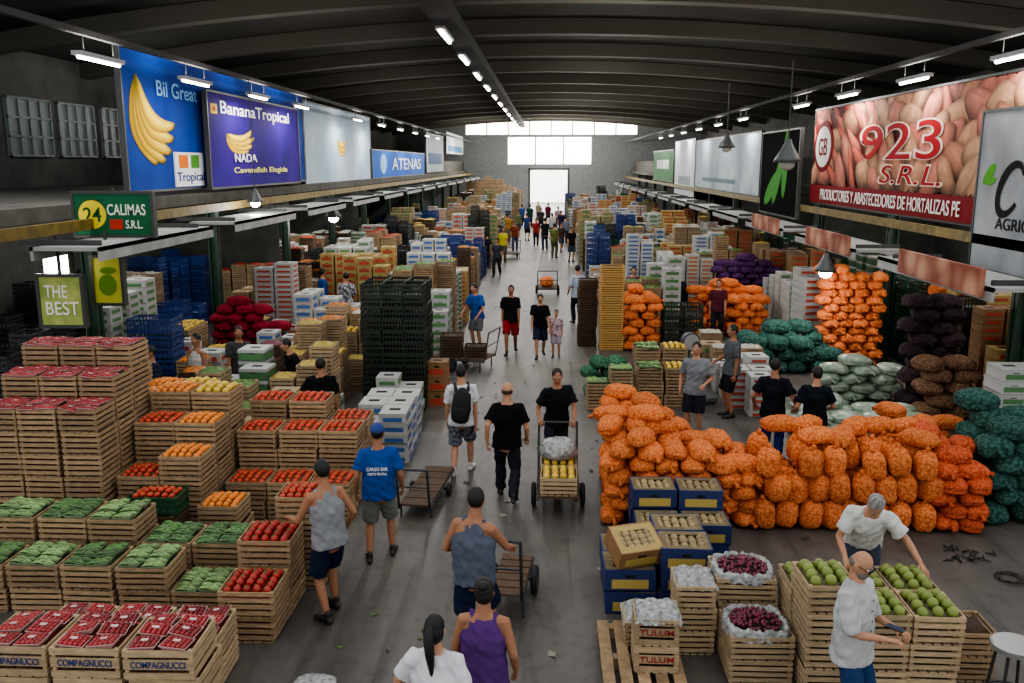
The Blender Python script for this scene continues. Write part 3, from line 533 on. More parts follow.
def crate(W,D,h,m,n=4,text=None,liner=None,inkm=ink,lump=0,inner=None):
    key=(W,D,h,m.name,n,text,liner.name if liner else 0,lump,inner.name if inner else 0)
    if key in CP:return CP[key]
    t=.012; parts=[]; st=(h-.012)/n; sh=st*(.64 if n>3 else .7)
    zs=[h-.003-sh-(n-1-i)*st for i in range(n)]
    if text: zs=[.012,h*.36,h-.003-h*.22]; 
    for sg in(-1,1):
        q=MB()
        for i,z in enumerate(zs): q.box(-W/2,W/2,*sorted((sg*D/2,sg*(D/2-t))),z,z+(sh if not text else (h*.2,h*.32,h*.22)[i]))
        parts.append(('slatted_side',q.mesh('side',[m])))
    for sg in(-1,1):
        q=MB()
        for i,z in enumerate(zs): q.box(*sorted((sg*W/2,sg*(W/2-t))),-D/2+t,D/2-t,z,z+(sh if not text else (h*.2,h*.32,h*.22)[i]))
        for y in(-1,1): q.box(*sorted((sg*(W/2-t),sg*(W/2-t-.03))),*sorted((y*(D/2-t),y*(D/2-t-.03))),0,h-.003)
        parts.append(('slatted_end',q.mesh('end',[m])))
    q=MB()
    for i in range(5): x=-W/2+t+(W-2*t)*i/5; q.box(x+.005,x+(W-2*t)/5-.012,-D/2,D/2,0,.011)
    parts.append(('base',q.mesh('base',[m])))
    if inner or not liner:
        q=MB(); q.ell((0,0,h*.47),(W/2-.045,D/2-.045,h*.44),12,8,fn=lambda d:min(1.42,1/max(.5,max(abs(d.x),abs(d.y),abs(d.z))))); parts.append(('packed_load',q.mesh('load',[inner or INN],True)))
    if liner:
        q=MB(); g=6 if not lump else 9; rr=random.Random(2); vs=[(x,y,h-(.075 if not lump else .03)+.055*(1-(2*x/W)**2)*(1-(2*y/D)**2)+(rr.uniform(-.03,.03) if lump else 0)) for y in[-D/2+.02+(D-.04)*i/g for i in range(g+1)] for x in[-W/2+.02+(W-.04)*i/g for i in range(g+1)]]
        q.add(vs,[(r*(g+1)+c,r*(g+1)+c+1,(r+1)*(g+1)+c+1,(r+1)*(g+1)+c) for r in range(g) for c in range(g)]); parts.append(('packed_produce' if lump else 'paper_liner',q.mesh('liner',[liner],True)))
    if text:
        me=textmesh(text,inkm).copy(); M=Matrix.Translation((0,-D/2-.002,zs[1]+h*.16))@Matrix.Rotation(rad(90),4,'X')@Matrix.Diagonal((W*.78,h*.22,1,1)); me.transform(M); parts.append(('stencil_lettering',me))
    CP[key]=(parts,comb(parts)); return CP[key]
def carton(W,D,h,mb_,ml,lab,open_=False,liner=None):
    key=('c',W,D,h,mb_.name,ml.name,lab.name,open_)
    if key in CP:return CP[key]
    t=.012; parts=[]; q=MB(); hole=cm((28,24,20),.9,0); q.box(-W/2,W/2,-D/2,D/2,0,.01); zt=h-(.003 if open_ else .014)  # hand holes are dark patches, their inner shade put into the colour
    for b in((-W/2,W/2,-D/2,-D/2+t),(-W/2,W/2,D/2-t,D/2),(-W/2,-W/2+t,-D/2+t,D/2-t),(W/2-t,W/2,-D/2+t,D/2-t)): q.box(*b,0,zt)
    q.box(-.05,.05,-D/2-.002,-D/2,h*.62,h*.75,1); q.box(W/2,W/2+.002,-.05,.05,h*.62,h*.75,1); parts.append(('carton_body',q.mesh('b',[mb_,hole])))
    q=MB()
    if open_:
        for sg in(-1,1): q.box(-W/2+t,W/2-t,*sorted((sg*(D/2-t),sg*(D/2-.09))),h-.016,h-.006); q.box(*sorted((sg*(W/2-t),sg*(W/2-.07))),-D/2+.09,D/2-.09,h-.016,h-.006)
        parts.append(('top_flaps',q.mesh('f',[ml])))
        q=MB(); rr=random.Random(3)
        for i in range(5):
            for j in range(4): q.ell((-W/2+.085+(W-.17)*i/4,-D/2+.1+(D-.2)*j/3,h-.055+rr.uniform(-.01,.012)),(.05,.05,.045),8,6)
        parts.append(('packed_fruit',q.mesh('f',[liner or mat('pale_fruit',(150,132,96),.5,.3)],True)))
    else:
        q.box(-W/2-.004,W/2+.004,-D/2-.004,D/2+.004,h-.014,h-.003); 
        for b in((-W/2-.004,W/2+.004,-D/2-.004,-D/2-.001),(-W/2-.004,W/2+.004,D/2+.001,D/2+.004)): q.box(*b,h-.06,h-.014)
        q.box(W/2+.001,W/2+.004,-D/2,D/2,h-.06,h-.014); q.box(-W/2-.004,-W/2-.001,-D/2,D/2,h-.06,h-.014); q.box(-.09,.09,-.06,.06,h-.003,h-.0015,1); parts.append(('lid',q.mesh('l',[ml,hole])))
    q=MB(); q.box(-W*.36,W*.36,-D/2-.003,-D/2-.0005,h*.14,h*.55); q.box(W/2+.0005,W/2+.003,-D*.34,D*.34,h*.14,h*.55); parts.append(('label',q.mesh('l',[lab])))
    CP[key]=(parts,comb(parts)); return CP[key]
def plastic(W,D,h,m):
    key=('p',W,D,h,m.name)
    if key in CP:return CP[key]
    parts=[];q=MB(); t=.014
    for sg in(-1,1):
        for z0,z1 in((0,.03),(h*.45,h*.58),(h-.04,h-.003)): q.box(-W/2,W/2,*sorted((sg*D/2,sg*(D/2-t))),z0,z1); q.box(*sorted((sg*W/2,sg*(W/2-t))),-D/2+t,D/2-t,z0,z1)
        for i in range(7):
            x=-W/2+.01+(W-.04)*i/6; q.box(x,x+.02,*sorted((sg*(D/2-.003),sg*(D/2-t))),.02,h-.02); y=-D/2+.01+(D-.04)*i/6; q.box(*sorted((sg*(W/2-.003),sg*(W/2-t))),y,y+.02,.02,h-.02)
    parts.append(('lattice_wall',q.mesh('w',[m])))
    q=MB(); q.box(-W/2+t,W/2-t,-D/2+t,D/2-t,.005,.02); parts.append(('base',q.mesh('b',[m]))); CP[key]=(parts,comb(parts)); return CP[key]
# ---------------- produce
calyx=mat('calyx',(60,110,40),.6)
def blob(r,m,squash=1,cal=True):
    q=MB(); q.ell((0,0,0),(r,r,r*squash),10,7)
    if cal: q.ell((0,0,r*squash*.97),(r*.35,r*.35,r*.08),6,4,1)
    return q.mesh('b',[m,calyx],True)
TOM=blob(.041,mat('tomato',(190,66,40),.35,.4),.85); ORG=blob(.041,mat('orange_fruit',(222,132,54),.45,.28),.95,False); LEM=blob(.048,mat('lemon',(214,180,76),.4,.25),.95,False); MAN=blob(.052,mat('mango',(126,140,68),.4,.3),1.05,False); RPEP=blob(.042,mat('redpepper',(162,48,38),.3,.35),1.1)
a,b=.11,.085
def traybase(m):
    q=MB(); q.add([(-a*.8,-b*.8,0),(a*.8,-b*.8,0),(a*.8,b*.8,0),(-a*.8,b*.8,0),(-a,-b,.045),(a,-b,.045),(a,b,.045),(-a,b,.045)],[(3,2,1,0),(0,1,5,4),(1,2,6,5),(2,3,7,6),(3,0,4,7)]); q.box(-a-.006,a+.006,-b-.006,-b,.04,.047);q.box(-a-.006,a+.006,b,b+.006,.04,.047);q.box(-a-.006,-a,-b,b,.04,.047);q.box(a,a+.006,-b,b,.04,.047); return q.mesh('tb',[m])
q=MB()
for i in range(5):
    for j in range(4): q.ell((-.084+i*.042,-.06+j*.04,.045),(.023,.022,.022),8,6)
TRAYC=q.mesh('tc',[mat('packred',(150,46,48),.1,.6)],True)
q=MB(); q.box(-.03,.03,-.018,.018,.067,.069); TRAYL=q.mesh('tl',[cm((200,170,168),.4,.3)])
TRAY=[('punnet',traybase(cm((190,150,145),.3,.1))),('packed_fruit',TRAYC),('paper_label',TRAYL)]; TRAYS=comb(TRAY); TRAYS.polygons.foreach_set('use_smooth',[True]*len(TRAYS.polygons))
VT={}
for nm,cc in (('pale',(128,158,98)),('deep',(84,122,66))):
    q=MB(); rr=random.Random(5)
    for j in range(7):
        for i in range(2): y=-.07+j*.0235; x=-.05+i*.1; q.tube([(x-.055,y+rr.uniform(-.012,.012),.048+rr.uniform(-.008,.012)),(x,y,.058+rr.uniform(-.008,.016)),(x+.055,y+rr.uniform(-.012,.012),.05)],[.009,.0145,.007],7)
    G=[('tray',traybase(cm((120,140,108),.3,.1))),('packed_vegetables',q.mesh('v',[mat('packgreen_'+nm,cc,.1,.55)],True))]; Gs=comb(G); Gs.polygons.foreach_set('use_smooth',[True]*len(Gs.polygons)); VT[nm]=(G,Gs)
KIND={'tomato':(TOM,.044,'red tomato','tomato'),'orange':(ORG,.044,'orange fruit','orange'),'lemon':(LEM,.052,'yellow citrus fruit','citrus'),'mango':(MAN,.055,'green round fruit','fruit'),'red_pepper':(RPEP,.045,'glossy red pepper','pepper')}
def dome(x,y,W,D): return .055*(1-(2*x/W)**2)*(1-(2*y/D)**2)
def fill(kind):
    def go(x,y,z,W,D,where):
        if kind in KIND:
            me,r,ds,cat=KIND[kind]; nx=int((W-.05)/(2*r)); ny=int((D-.05)/(2*r)); px=(W-.05)/nx; py=(D-.05)/ny
            for i in range(nx):
                for j in range(ny):
                    u=-W/2+.025+px*(i+.5); v=-D/2+.025+py*(j+.5)
                    reg(kind if kind!='mango' else 'green_fruit',cat,None,me,ds+' atop '+where,(x+u+R.uniform(-.003,.003),y+v,z-.075+dome(u,v,W,D)+r*.92+R.uniform(0,.012)),R.uniform(0,6),ds+'s atop '+where,tilt=(R.uniform(-.4,.4),R.uniform(-.4,.4)))
        else:
            red=kind=='tray'; ny=2 if D<.5 else 3
            for i in range(2):
                for j in range(ny):
                    u=(-.5+i)*.225*(W/.5); v=(-(ny-1)/2+j)*.178; w_=('left','right')[i],('front','middle','rear')[j if ny==3 else j*2],where; lc=(x+u,y+v,z-.055+dome(u,v,W,D)); rz=R.uniform(-.14,.14); tl=(R.uniform(-.14,.14),R.uniform(-.18,.18))
                    if red: reg('fruit_tray','tray',TRAY,TRAYS,'%s %s red fruit tray atop %s'%w_,lc,rz,'red fruit trays in top crates',tilt=tl)
                    else: G=VT['pale' if kind=='pepper' else 'deep']; reg('vegetable_tray','tray',G[0],G[1],'%s %s green vegetable pack atop %s'%w_,lc,rz,'wrapped green vegetable packs in top crates',tilt=tl)
    return go
paper=mat('paper_liner',(120,112,90),.8,.1); dkl=mat('dark_liner',(70,96,52),.8,.1); redl=mat('red_liner',(110,40,30),.8,.1)
inred=mat('inner_red',(84,34,26),.9,.3,20,.4); ingr=mat('inner_green',(58,74,40),.9,.3,20,.4); inor=mat('inner_orange',(110,66,30),.9,.3,20,.4)  # produce tones darkened for the shaded crate interior behind the slats
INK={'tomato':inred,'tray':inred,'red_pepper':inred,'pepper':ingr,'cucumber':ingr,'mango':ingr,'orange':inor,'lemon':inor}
def colw(i,n): return '' if n==1 else 'leftmost ' if i==0 else 'rightmost ' if i==n-1 else ordw(i+1)+' '
def roww(i,n): return '' if n==1 else 'front-row ' if i==0 else 'rear-row ' if i==n-1 else 'middle-row ' if n==3 else ordw(i+1)+'-row '
def lvlw(k,n): return 'topmost' if k==n-1 else ('bottom one' if k==0 else ('second' if k==n-2 else ordw(n-k))+' from top')
def free(x,y,w,d): return not any(x-w/2<b and x+w/2>a and y-d/2<e and y+d/2>c for a,b,c,e in OCC) and not any(x-w/2-.25<L.x<x+w/2+.25 and y-d/2-.25<L.y<y+d/2+.25 for L in PERS)
def grid(block,kind,xs,ys,N,W,D,h,m=None,top=None,what=None,liner=None,text=None,jit=.016,n=4,z0=0,args=()):
    name={'w':'wooden_crate','c':'cardboard_box','p':'plastic_crate'}[kind]; cat='box' if kind=='c' else 'crate'
    what=what or {'w':'slatted crate','c':'cardboard box','p':'plastic lattice crate'}[kind]
    OCC.append((xs[0]-W/2-.03,xs[-1]+W/2+.03,ys[0]-D/2-.03,ys[-1]+D/2+.03))
    inn=INK.get(top[0] if isinstance(top,list) else top) if top else None
    for r,y in enumerate(ys):
        for c_,x in enumerate(xs):
            if any(x-W/2-.2<L.x<x+W/2+.2 and y-D/2-.2<L.y<y+D/2+.2 for L in PERS): continue
            nn=N[r][c_] if isinstance(N,list) else N; pos=colw(c_,len(xs))+roww(r,len(ys)); wh=('%sstack of %s'%(pos,block))
            if not nn: continue
            for kk in range(nn):
                tp=kk==nn-1 and top; prev=(N[r-1][c_] if isinstance(N,list) else N) if r else 0
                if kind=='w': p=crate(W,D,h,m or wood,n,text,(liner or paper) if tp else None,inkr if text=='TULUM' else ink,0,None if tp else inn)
                elif kind=='c': p=carton(W,D,h,*args)
                else: p=plastic(W,D,h,m)
                tt=top[(r*len(xs)+c_)%len(top)] if (tp and isinstance(top,list)) else top
                jx,jy=R.uniform(-jit,jit),R.uniform(-jit,jit)
                reg(name,cat,p[0],p[1],'%s, %s in %s'%(what,lvlw(kk,nn),wh),(x+jx,y+jy,z0+kk*h),R.uniform(-.025,.025),'crates in the '+block if kind!='c' else 'boxes in the '+block,kk<prev-1)
                if tp: fill(tt)(x+jx,y+jy,z0+nn*h,W,D,wh)
def span(x0,n,p): return [x0+p*(i+.5) for i in range(n)]
# left foreground
grid('red-tray crates','w',span(-7.02,3,.505),[10.55,11.08,11.61],[[6,6,6],[7,7,7],[8,8,8]],.48,.5,.29,top='tray',liner=redl)
grid('orange fruit crates','w',span(-5.48,2,.57),[10.8,11.38,11.96],[[3,4],[5,5],[6,6]],.54,.54,.27,top=['tomato','orange','tomato','orange','orange','lemon'])
grid('tomato crates','w',span(-4.3,3,.57),[11.37,11.96,12.55],[[2,2,2],[4,4,4],[5,5,4]],.54,.54,.27,top='tomato')
grid('green vegetable crates','w',span(-6.3,5,.585),[8.8,9.42],[[2,2,2,2,1],[3,3,3,2,2]],.55,.54,.27,top=['cucumber','pepper','cucumber','pepper','pepper','pepper','cucumber','pepper','cucumber','cucumber'],liner=dkl)
grid('front red-tray crates','w',span(-4.7,3,.62)[0:],[6.78],[[3,3,3]],.58,.56,.27,m=wood2,top='tray',liner=redl,text='COMPAGNUCCI')
grid('low crates behind front trays','w',span(-4.65,3,.58),[7.45],[[2,2,2]],.54,.54,.27,m=wood2,top='tray',liner=redl)
grid('red pepper crates','w',[-2.95],[8.28,8.86],[[2],[3]],.56,.54,.28,top='red_pepper',liner=redl)
grid('tall crates beside peppers','w',[-2.75],[9.45],[[4]],.5,.5,.27,top='tomato',liner=redl)
pgreen=mat('plastic_green',(24,74,50),.4,.1); pdark=mat('plastic_dark',(36,48,36),.45,.4); pblue=mat('plastic_blue',(36,62,120),.45,.2); pblk=mat('plastic_black',(38,38,42),.45,.3)
grid('crates under green bin','w',[-4.75],[10.15],[[2]],.54,.5,.27,m=wood3)
gp=plastic(.6,.42,.22,pgreen); reg('plastic_crate','crate',gp[0],gp[1],'dark green plastic bin of tomatoes in front of orange fruit',(-4.75,10.15,.54),.03); fill('tomato')(-4.75,10.15,.76,.58,.4,'the dark green bin')
grid('pale crates beside lemons','w',[-4.05],[10.5],[[2]],.5,.5,.27,top='orange')
# cartons
cw=mat('carton_white',(180,180,176),.75,.25); cb=mat('carton_brown',(150,114,76),.75,.2,6,.15); cblue=mat('carton_blue',(34,50,96),.6,.2); cyel=mat('carton_yellow',(172,148,92),.7,.2); lb=cm((60,100,160),.6,.3); lg=cm((80,126,76),.6,.3); lr=cm((180,70,50),.6,.3); ly=cm((172,150,82),.6,.3); ctan=mat('carton_tan',(166,144,110),.75,.2,6,.15); lor=cm((200,120,50),.6,.3); cgr=mat('carton_green',(76,112,80),.7,.25); cmut=mat('carton_muted',(128,112,80),.75,.25,7,.3)
WHT=(cw,cw,lb); WHG=(cw,cw,lg); BRN=(cb,cb,lr); YEL=(cyel,cyel,lr); TAN=(ctan,ctan,lg)
grid('blue-labelled boxes','c',span(-3.1,2,.45),[13.75,14.3,14.85],[[4,5],[5,5],[5,5]],.42,.52,.165,args=WHT,what='white cardboard box')
grid('boxes past stout man','c',span(-3.15,2,.42),[15.5,16.0],[[4,4],[5,4]],.4,.46,.17,args=WHG,what='green-labelled box')
grid('tall dark crates','p',span(-3.55,3,.41),[16.8,17.4],11,.4,.56,.225,m=pdark,what='dark plastic crate')
grid('brown boxes by dark crates','c',[-2.15],[17.1],[[3]],.4,.4,.3,args=BRN,what='brown box')
grid('pale crates behind tomatoes','w',span(-6.9,3,.56),[12.9,13.5],[[5,5,3],[6,5,5]],.53,.54,.26,m=wood2,top=['lemon','orange','lemon'])
grid('low citrus crates at table','w',[-4.25],[16.6,17.2],[[3],[4]],.5,.52,.26,top='lemon')
grid('crates by the blue stack','w',[-6.75],[16.4],[[4]],.5,.52,.26,m=wood2,top='orange')
grid('citrus crates','w',span(-7.9,2,.56),[17.9,18.5],[[5,3],[5,3]],.53,.53,.27,top='lemon')
grid('blue crates at left pillar','p',span(-7.92,2,.45),[16.4],8,.43,.56,.23,m=pblue,what='blue plastic crate')
grid('tall white cartons','c',span(-6.1,3,.48),[21.2,21.8],[[9,7,6],[9,8,7]],.45,.55,.18,args=WHT,what='white cardboard box')
grid('white boxes by aisle','c',span(-3.4,2,.5),[21.4,22.0],[[7,6],[8,8]],.46,.55,.2,args=WHG,what='white cardboard box')
grid('low crates by aisle','w',span(-4.7,3,.55),[19.3],[[4,5,4]],.52,.5,.27,m=wood2,top='lemon')
grid('black crates at left','p',span(-7.3,3,.46),[25.0],[[8,9,9]],.44,.56,.24,m=pblk,what='black plastic crate')
grid('stall crates on left','w',span(-7.9,3,.5),[23.6],[[8,7,8]],.48,.53,.25)
# right foreground
OB=(cblue,cmut,ly,True)
grid('far blue boxes','c',span(1.06,2,.57),[10.22,10.73],[[2,2],[3,3]],.54,.48,.25,args=OB,what='open dark blue fruit box')
grid('near blue boxes','c',span(.62,2,.57),[9.0,9.51],[[2,3],[2,3]],.54,.48,.25,args=OB,what='open dark blue fruit box')
grid('lone blue boxes','c',[2.0],[9.5],[[1]],.5,.46,.25,args=OB,what='open dark blue fruit box')
p=carton(.5,.4,.24,cb,cyel,ly,True); reg('cardboard_box','box',p[0],p[1],'open brown fruit box tipped towards camera on blue boxes',(.93,8.98,.60),.35,None,tilt=(.42,.0))
grid('near bagged crates','w',[1.03],[7.62],[[2]],.4,.4,.26,m=wood2,text='TULUM',z0=.14)
grid('crates on the pallet','w',[.98],[8.1],[[1]],.42,.42,.24,m=wood2,z0=.14)
grid('crates beside bagged ones','w',[1.46],[8.2],[[3]],.38,.44,.24,m=wood2)
grid('radish crates','w',[1.97],[7.75,8.4],[[2],[3]],.58,.54,.24,m=wood2)
grid('green fruit crates','w',span(2.3,3,.46),[7.55,8.08],[[4,3,3],[3,3,3]],.44,.5,.27,m=wood2,top='mango')
grid('low crates beside stool','w',[3.95],[7.85],[[2]],.42,.45,.24)
film=mat('film',(190,192,190),.2,.1,22,.5,.8)
def filmtop(label,x,y,z,W,D,seed):
    rr=random.Random(seed); q=MB(); g=22; vs=[]
    for i in range(g+1):
        for j in range(g+1):
            u=-1+2*i/g;v=-1+2*j/g; e=max(abs(u),abs(v)); zz=.03*(1-u*u)*(1-v*v)+.014*math.sin(u*9+seed)*math.cos(v*8)+rr.uniform(-.008,.008)+.016; 
            if e>.9: zz=-.03+rr.uniform(-.02,.02)
            vs.append((u*(W/2+.015),v*(D/2+.015),zz))
    q.add(vs,[(i*(g+1)+j,(i+1)*(g+1)+j,(i+1)*(g+1)+j+1,i*(g+1)+j+1) for i in range(g) for j in range(g)]); tag(ob('plastic_sheet',q.mesh('f',[film],True),None,(x,y,z),0),label,'plastic sheet')
def lumps(name,label,cat,x,y,z,rx,ry,rz_,m,seed):
    rr=random.Random(seed); dirs=[V((rr.uniform(-1,1),rr.uniform(-1,1),rr.uniform(-.2,1))).normalized() for _ in range(40)]
    q=MB(); q.ell((0,0,rz_*.5),(rx,ry,rz_),28,16,fn=lambda d:1+.12*max(0,1-min((d-e).length for e in dirs)/.3))
    for v in range(len(q.v)):
        a=q.v[v]
        if a[2]<0:q.v[v]=(a[0],a[1],0)
    tag(ob(name,q.mesh('l',[m],True),None,(x,y,z),0),label,cat)
for i,(y,z) in enumerate(((7.75,.48),(8.4,.72))):
    w_=('front','rear')[i]
    q=MB(); rr=random.Random(i); n=60; vs=[]
    for rad_,zz in((.8,-.03),(.9,.03),(1.0,.055),(1.1,.03),(1.13,-.05)):
        for a in range(n):
            w=2*math.pi*a/n; cx,cy=math.cos(w),math.sin(w); sq=1/max(abs(cx),abs(cy))**.6; vs.append((.265*cx*sq*rad_+rr.uniform(-.012,.012),.245*cy*sq*rad_+rr.uniform(-.012,.012),zz+rr.uniform(-.022,.022)))
    q.add(vs,[(k_*n+a,k_*n+(a+1)%n,(k_+1)*n+(a+1)%n,(k_+1)*n+a) for k_ in range(4) for a in range(n)])
    tag(ob('plastic_liner',q.mesh('l',[film],True),None,(1.97,y,z),0),'crumpled clear plastic liner over the %s radish crate'%w_,'plastic sheet')
    for a in range(130):
        rr_=.235*math.sqrt(R.random()); w=R.uniform(0,6.28); me=CP.setdefault('rad',blob(.018,mat('radish2',(104,34,54),.3,.5),1,False))
        reg('radish','radish',None,me,'dark red radish in plastic-lined %s radish crate'%w_,(1.97+rr_*math.cos(w),y+rr_*math.sin(w),z+.035+.055*(1-rr_/.235)),0,'radishes in the %s lined crate'%w_)
filmtop('clear plastic sheet over produce on the near lettered crate',1.03,7.62,.66,.4,.4,3); filmtop('clear plastic sheet over crate behind the near lettered one',.98,8.1,.38,.42,.42,7); filmtop('clear plastic sheet over the crate beside the radish crates',1.46,8.2,.72,.38,.44,5)
# pallet
t=thing('wooden_pallet','flat wooden pallet on floor under near lettered crates','pallet',(.95,7.75,0),0)
for i in range(5): q=MB(); q.box(-.42+i*.16,-.42+i*.16+.11,-.62,.62,.115,.138); ob('deck_board',q.mesh('d',[wood]),t)
for i in range(3): q=MB(); q.box(-.42,.33,-.62+i*.56,-.52+i*.56,0,.114); ob('bearer',q.mesh('d',[wood]),t)
# stool
t=thing('round_stool','metal stool with round seat at right front corner','stool',(3.95,7.0,0))
q=MB(); q.tube([(0,0,.70),(0,0,.745),(0,0,.755)],[.19,.19,.17],24,(0,0)); ob('seat',q.mesh('s',[mat('steel',(170,170,168),.3,0,metal=.7)]),t)
for i in range(4): w=math.pi/4+i*math.pi/2; q=MB(); q.tube([(.13*math.cos(w),.13*math.sin(w),.70),(.21*math.cos(w),.21*math.sin(w),.015)],[.014,.014],8); ob('leg',q.mesh('s',[cm((40,40,42))],True),t)
q=MB(); q.ring((0,0,.28),(0,0,1),.185,.009); ob('foot_ring',q.mesh('s',[cm((40,40,42))],True),t)
# ---------------- sacks
SV={}
def sack(m,sz,v):
    key=(m.name,sz,v)
    if key in SV:return SV[key]
    rr=random.Random(v*7+1); dirs=[V((rr.gauss(0,1),rr.gauss(0,1),rr.gauss(0,1))).normalized() for _ in range(190)]
    p1,p2,tw=rr.uniform(0,6),rr.uniform(0,6),rr.uniform(-.18,.18); upr=sz[2]>sz[1]
    def fn(d):
        sq=1/max(.7,(abs(d.x)**3.4+abs(d.y)**3.4+abs(d.z)**3.4)**(1/3.4)); return min(sq,1.22)*(.93+.06*max(0,1-min((d-e).length for e in dirs)/.17)+.06*math.sin(d.x*4+p1)*math.sin(d.y*5+p2)+.02*math.sin(d.z*6+p2))
    q=MB(); q.ell((0,0,sz[2]),tuple(s*.98 for s in sz),40,24,fn=fn)
    if upr: q.v=[(x*(1-.22*max(0,z/sz[2]-1.3))+tw*.3*z,y*(1-.2*max(0,z/sz[2]-1.3)),z) for x,y,z in q.v]
    else: q.v=[(x*(1-.16*max(0,y/sz[1])**2)+tw*y*.6,y,(z-.0)*(1-.16*(x/sz[0])**2-.14*(y/sz[1])**2)+tw*x*.25) for x,y,z in q.v]
    b=q.mesh('sb',[m],True); q=MB()
    if upr: q.tube([(0,0,sz[2]*1.9),(.01,0,sz[2]*2.0),(.03,-.02,sz[2]*2.1)],[.05,.02,.04],9,(0,0))
    else: q.tube([(.02,-sz[1]*.93,sz[2]*.8),(.03,-sz[1]*1.05,sz[2]*.8),(.05,-sz[1]*1.2,sz[2]*.55)],[.045,.018,.036],9,(0,0))
    n=q.mesh('sn',[m],True)
    SV[key]=([('sack_body',b),('tied_neck',n)],comb([('a',b),('b',n)])); SV[key][1].polygons.foreach_set('use_smooth',[True]*len(SV[key][1].polygons)); return SV[key]
def net(n,c,c2,vs=32): return mat(n,c,.85,.3,0,.3,-.4,voro=vs,col2=c2,rng=(.12,.78))
sor=net('net_orange',(228,142,84),(178,88,48)); srd=net('net_redorange',(214,108,70),(150,62,40)); ste=net('net_teal',(70,108,98),(36,62,56),22); sre=net('net_red',(166,42,58),(98,22,36)); spu=net('net_purple',(100,62,112),(56,32,66)); sgr=net('net_green',(88,138,108),(44,80,58),22); swh=mat('bag_white',(186,196,184),.3,.25,9,.4,.5,col2=(110,134,104)); sbr=net('net_brown',(154,122,96),(92,64,48)); sdk=net('net_dark',(82,66,70),(46,34,38))
def pile(desc,m,x0,nx,y0,ny,lv,sz,where,name='mesh_sack',rj=.25,step=1.5,z0=0,occ=1):
    if occ: OCC.append((x0-.05,x0+nx*sz[0]*2,y0-.1,y0+ny*sz[1]*2.1))
    for r in range(ny):
        for c_ in range(nx):
            n=lv[r][c_%len(lv[r])] if isinstance(lv,list) else lv
            for kk in range(n):
                p=sack(m,sz,R.randrange(6)); top_=kk>=n-1; upr=sz[2]>sz[1]; x=x0+(c_+.5)*sz[0]*1.93+(sz[0]*.7 if kk%2 else 0)+R.uniform(-.03,.03); y=y0+(r+.5)*sz[1]*2.0+kk*.015+R.uniform(-.05,.05)
                if any(abs(L.x-x)<sz[0]+.22 and abs(L.y-y)<sz[1]+.2 for L in PERS): continue
                pv=lv[r-1][c_%len(lv[r-1])] if r and isinstance(lv,list) else (n if r else 0)
                rz=R.uniform(-rj,rj)*(1.6 if top_ else 1)+(math.pi if R.random()<.35 else 0)+(1.4 if (top_ and not upr and R.random()<.5) else 0)
                ti=.1 if upr else .07
                reg(name,'sack',p[0],p[1],'%s, %s layer, %s from left, %s%s'%(desc,ordw(kk+1),ordw(c_+1),roww(r,ny).strip().replace('-row',' row, ') if ny>1 else '',where),(x,y,z0+kk*sz[2]*step+(R.uniform(-.02,.03) if upr and kk else 0)),rz,'sacks in '+where,kk<pv-1,(R.uniform(-ti,ti),R.uniform(-ti*1.5,ti*1.5)))
BS=(.175,.27,.115); US=(.15,.17,.2)
pile('orange net sack',sor,.74,6,11.05,2,[[6,7,6,6,5,5],[7,8,7,6,6,5]],BS,'left end of pile',rj=.25)
pile('orange net sack',sor,.8,4,12.2,2,[[7,8,6,5],[8,7,6,5]],BS,'pile behind left end',rj=.3)
pile('upright orange sack',sor,2.72,8,11.0,3,[[3,2,3,3,2,3,3,3],[2,2,3,3,3,3,3,3],[3,2,3,3,3,3,3,3]],US,'middle of pile',rj=.5,step=1.72)
pile('flat orange sack',sor,3.1,6,11.25,2,[[0,1,1,0,0,1],[1,1,0,1,1,1]],BS,'top of pile middle',z0=1.04,occ=0,rj=.5)
pile('red-orange net sack',srd,4.98,2,10.95,2,[[6,5],[7,6]],BS,'right end of pile')
pile('teal net sack',ste,5.72,2,11.25,2,[[6,6],[7,6]],(.24,.28,.15),'pile by right pillar')
pile('orange net sack',sor,4.9,3,12.5,1,[[7,6,6]],BS,'pile behind right end')
pile('teal net sack',ste,4.5,4,19.9,2,[[3,3,3,2],[3,4,4,3]],(.26,.34,.17),'pile past workers',rj=.3)
pile('clear produce bag',swh,4.3,4,15.2,2,[[2,2,2,2],[2,3,2,2]],(.29,.3,.11),'low heap beside workers',rj=.3)
pile('clear produce bag',swh,5.4,3,17.5,1,[[4,5,4]],(.28,.32,.115),'heap past workers',rj=.3)
pile('orange net sack',sor,4.0,5,24.0,2,[[6,7,7,6,6],[7,8,8,7,7]],(.2,.3,.125),'pile at mid right',rj=.3)
pile('purple net sack',spu,5.0,5,26.8,1,[[10,10,11,10,9]],(.21,.32,.12),'heap at right',rj=.3)
pile('orange net sack',sor,6.35,4,20.7,1,[[13,13,12,12]],(.19,.28,.12),'right bay',rj=.2)
pile('orange net sack',sor,8.5,4,19.6,1,[[10,10,10,9]],(.26,.34,.15),'right stall',rj=.15)
pile('brown net sack',sbr,6.9,2,16.2,1,[[5,5]],(.27,.32,.15),'stall near silver banner',rj=.15)
pile('dark net sack',sdk,6.9,2,17.0,1,[[9,9]],(.27,.33,.16),'dark stack near silver banner',rj=.15)
pile('brown net sack',sbr,8.4,3,14.4,1,[[6,6,6]],(.28,.33,.17),'nearest right stall',rj=.15)
pile('orange net sack',sor,1.95,2,22.3,2,[[7,7],[8,7]],(.22,.31,.13),'pile beside tall crates',rj=.2)
pile('red net sack',sre,-7.7,4,19.5,1,[[8,9,8,6]],(.21,.28,.125),'red heap',rj=.3)
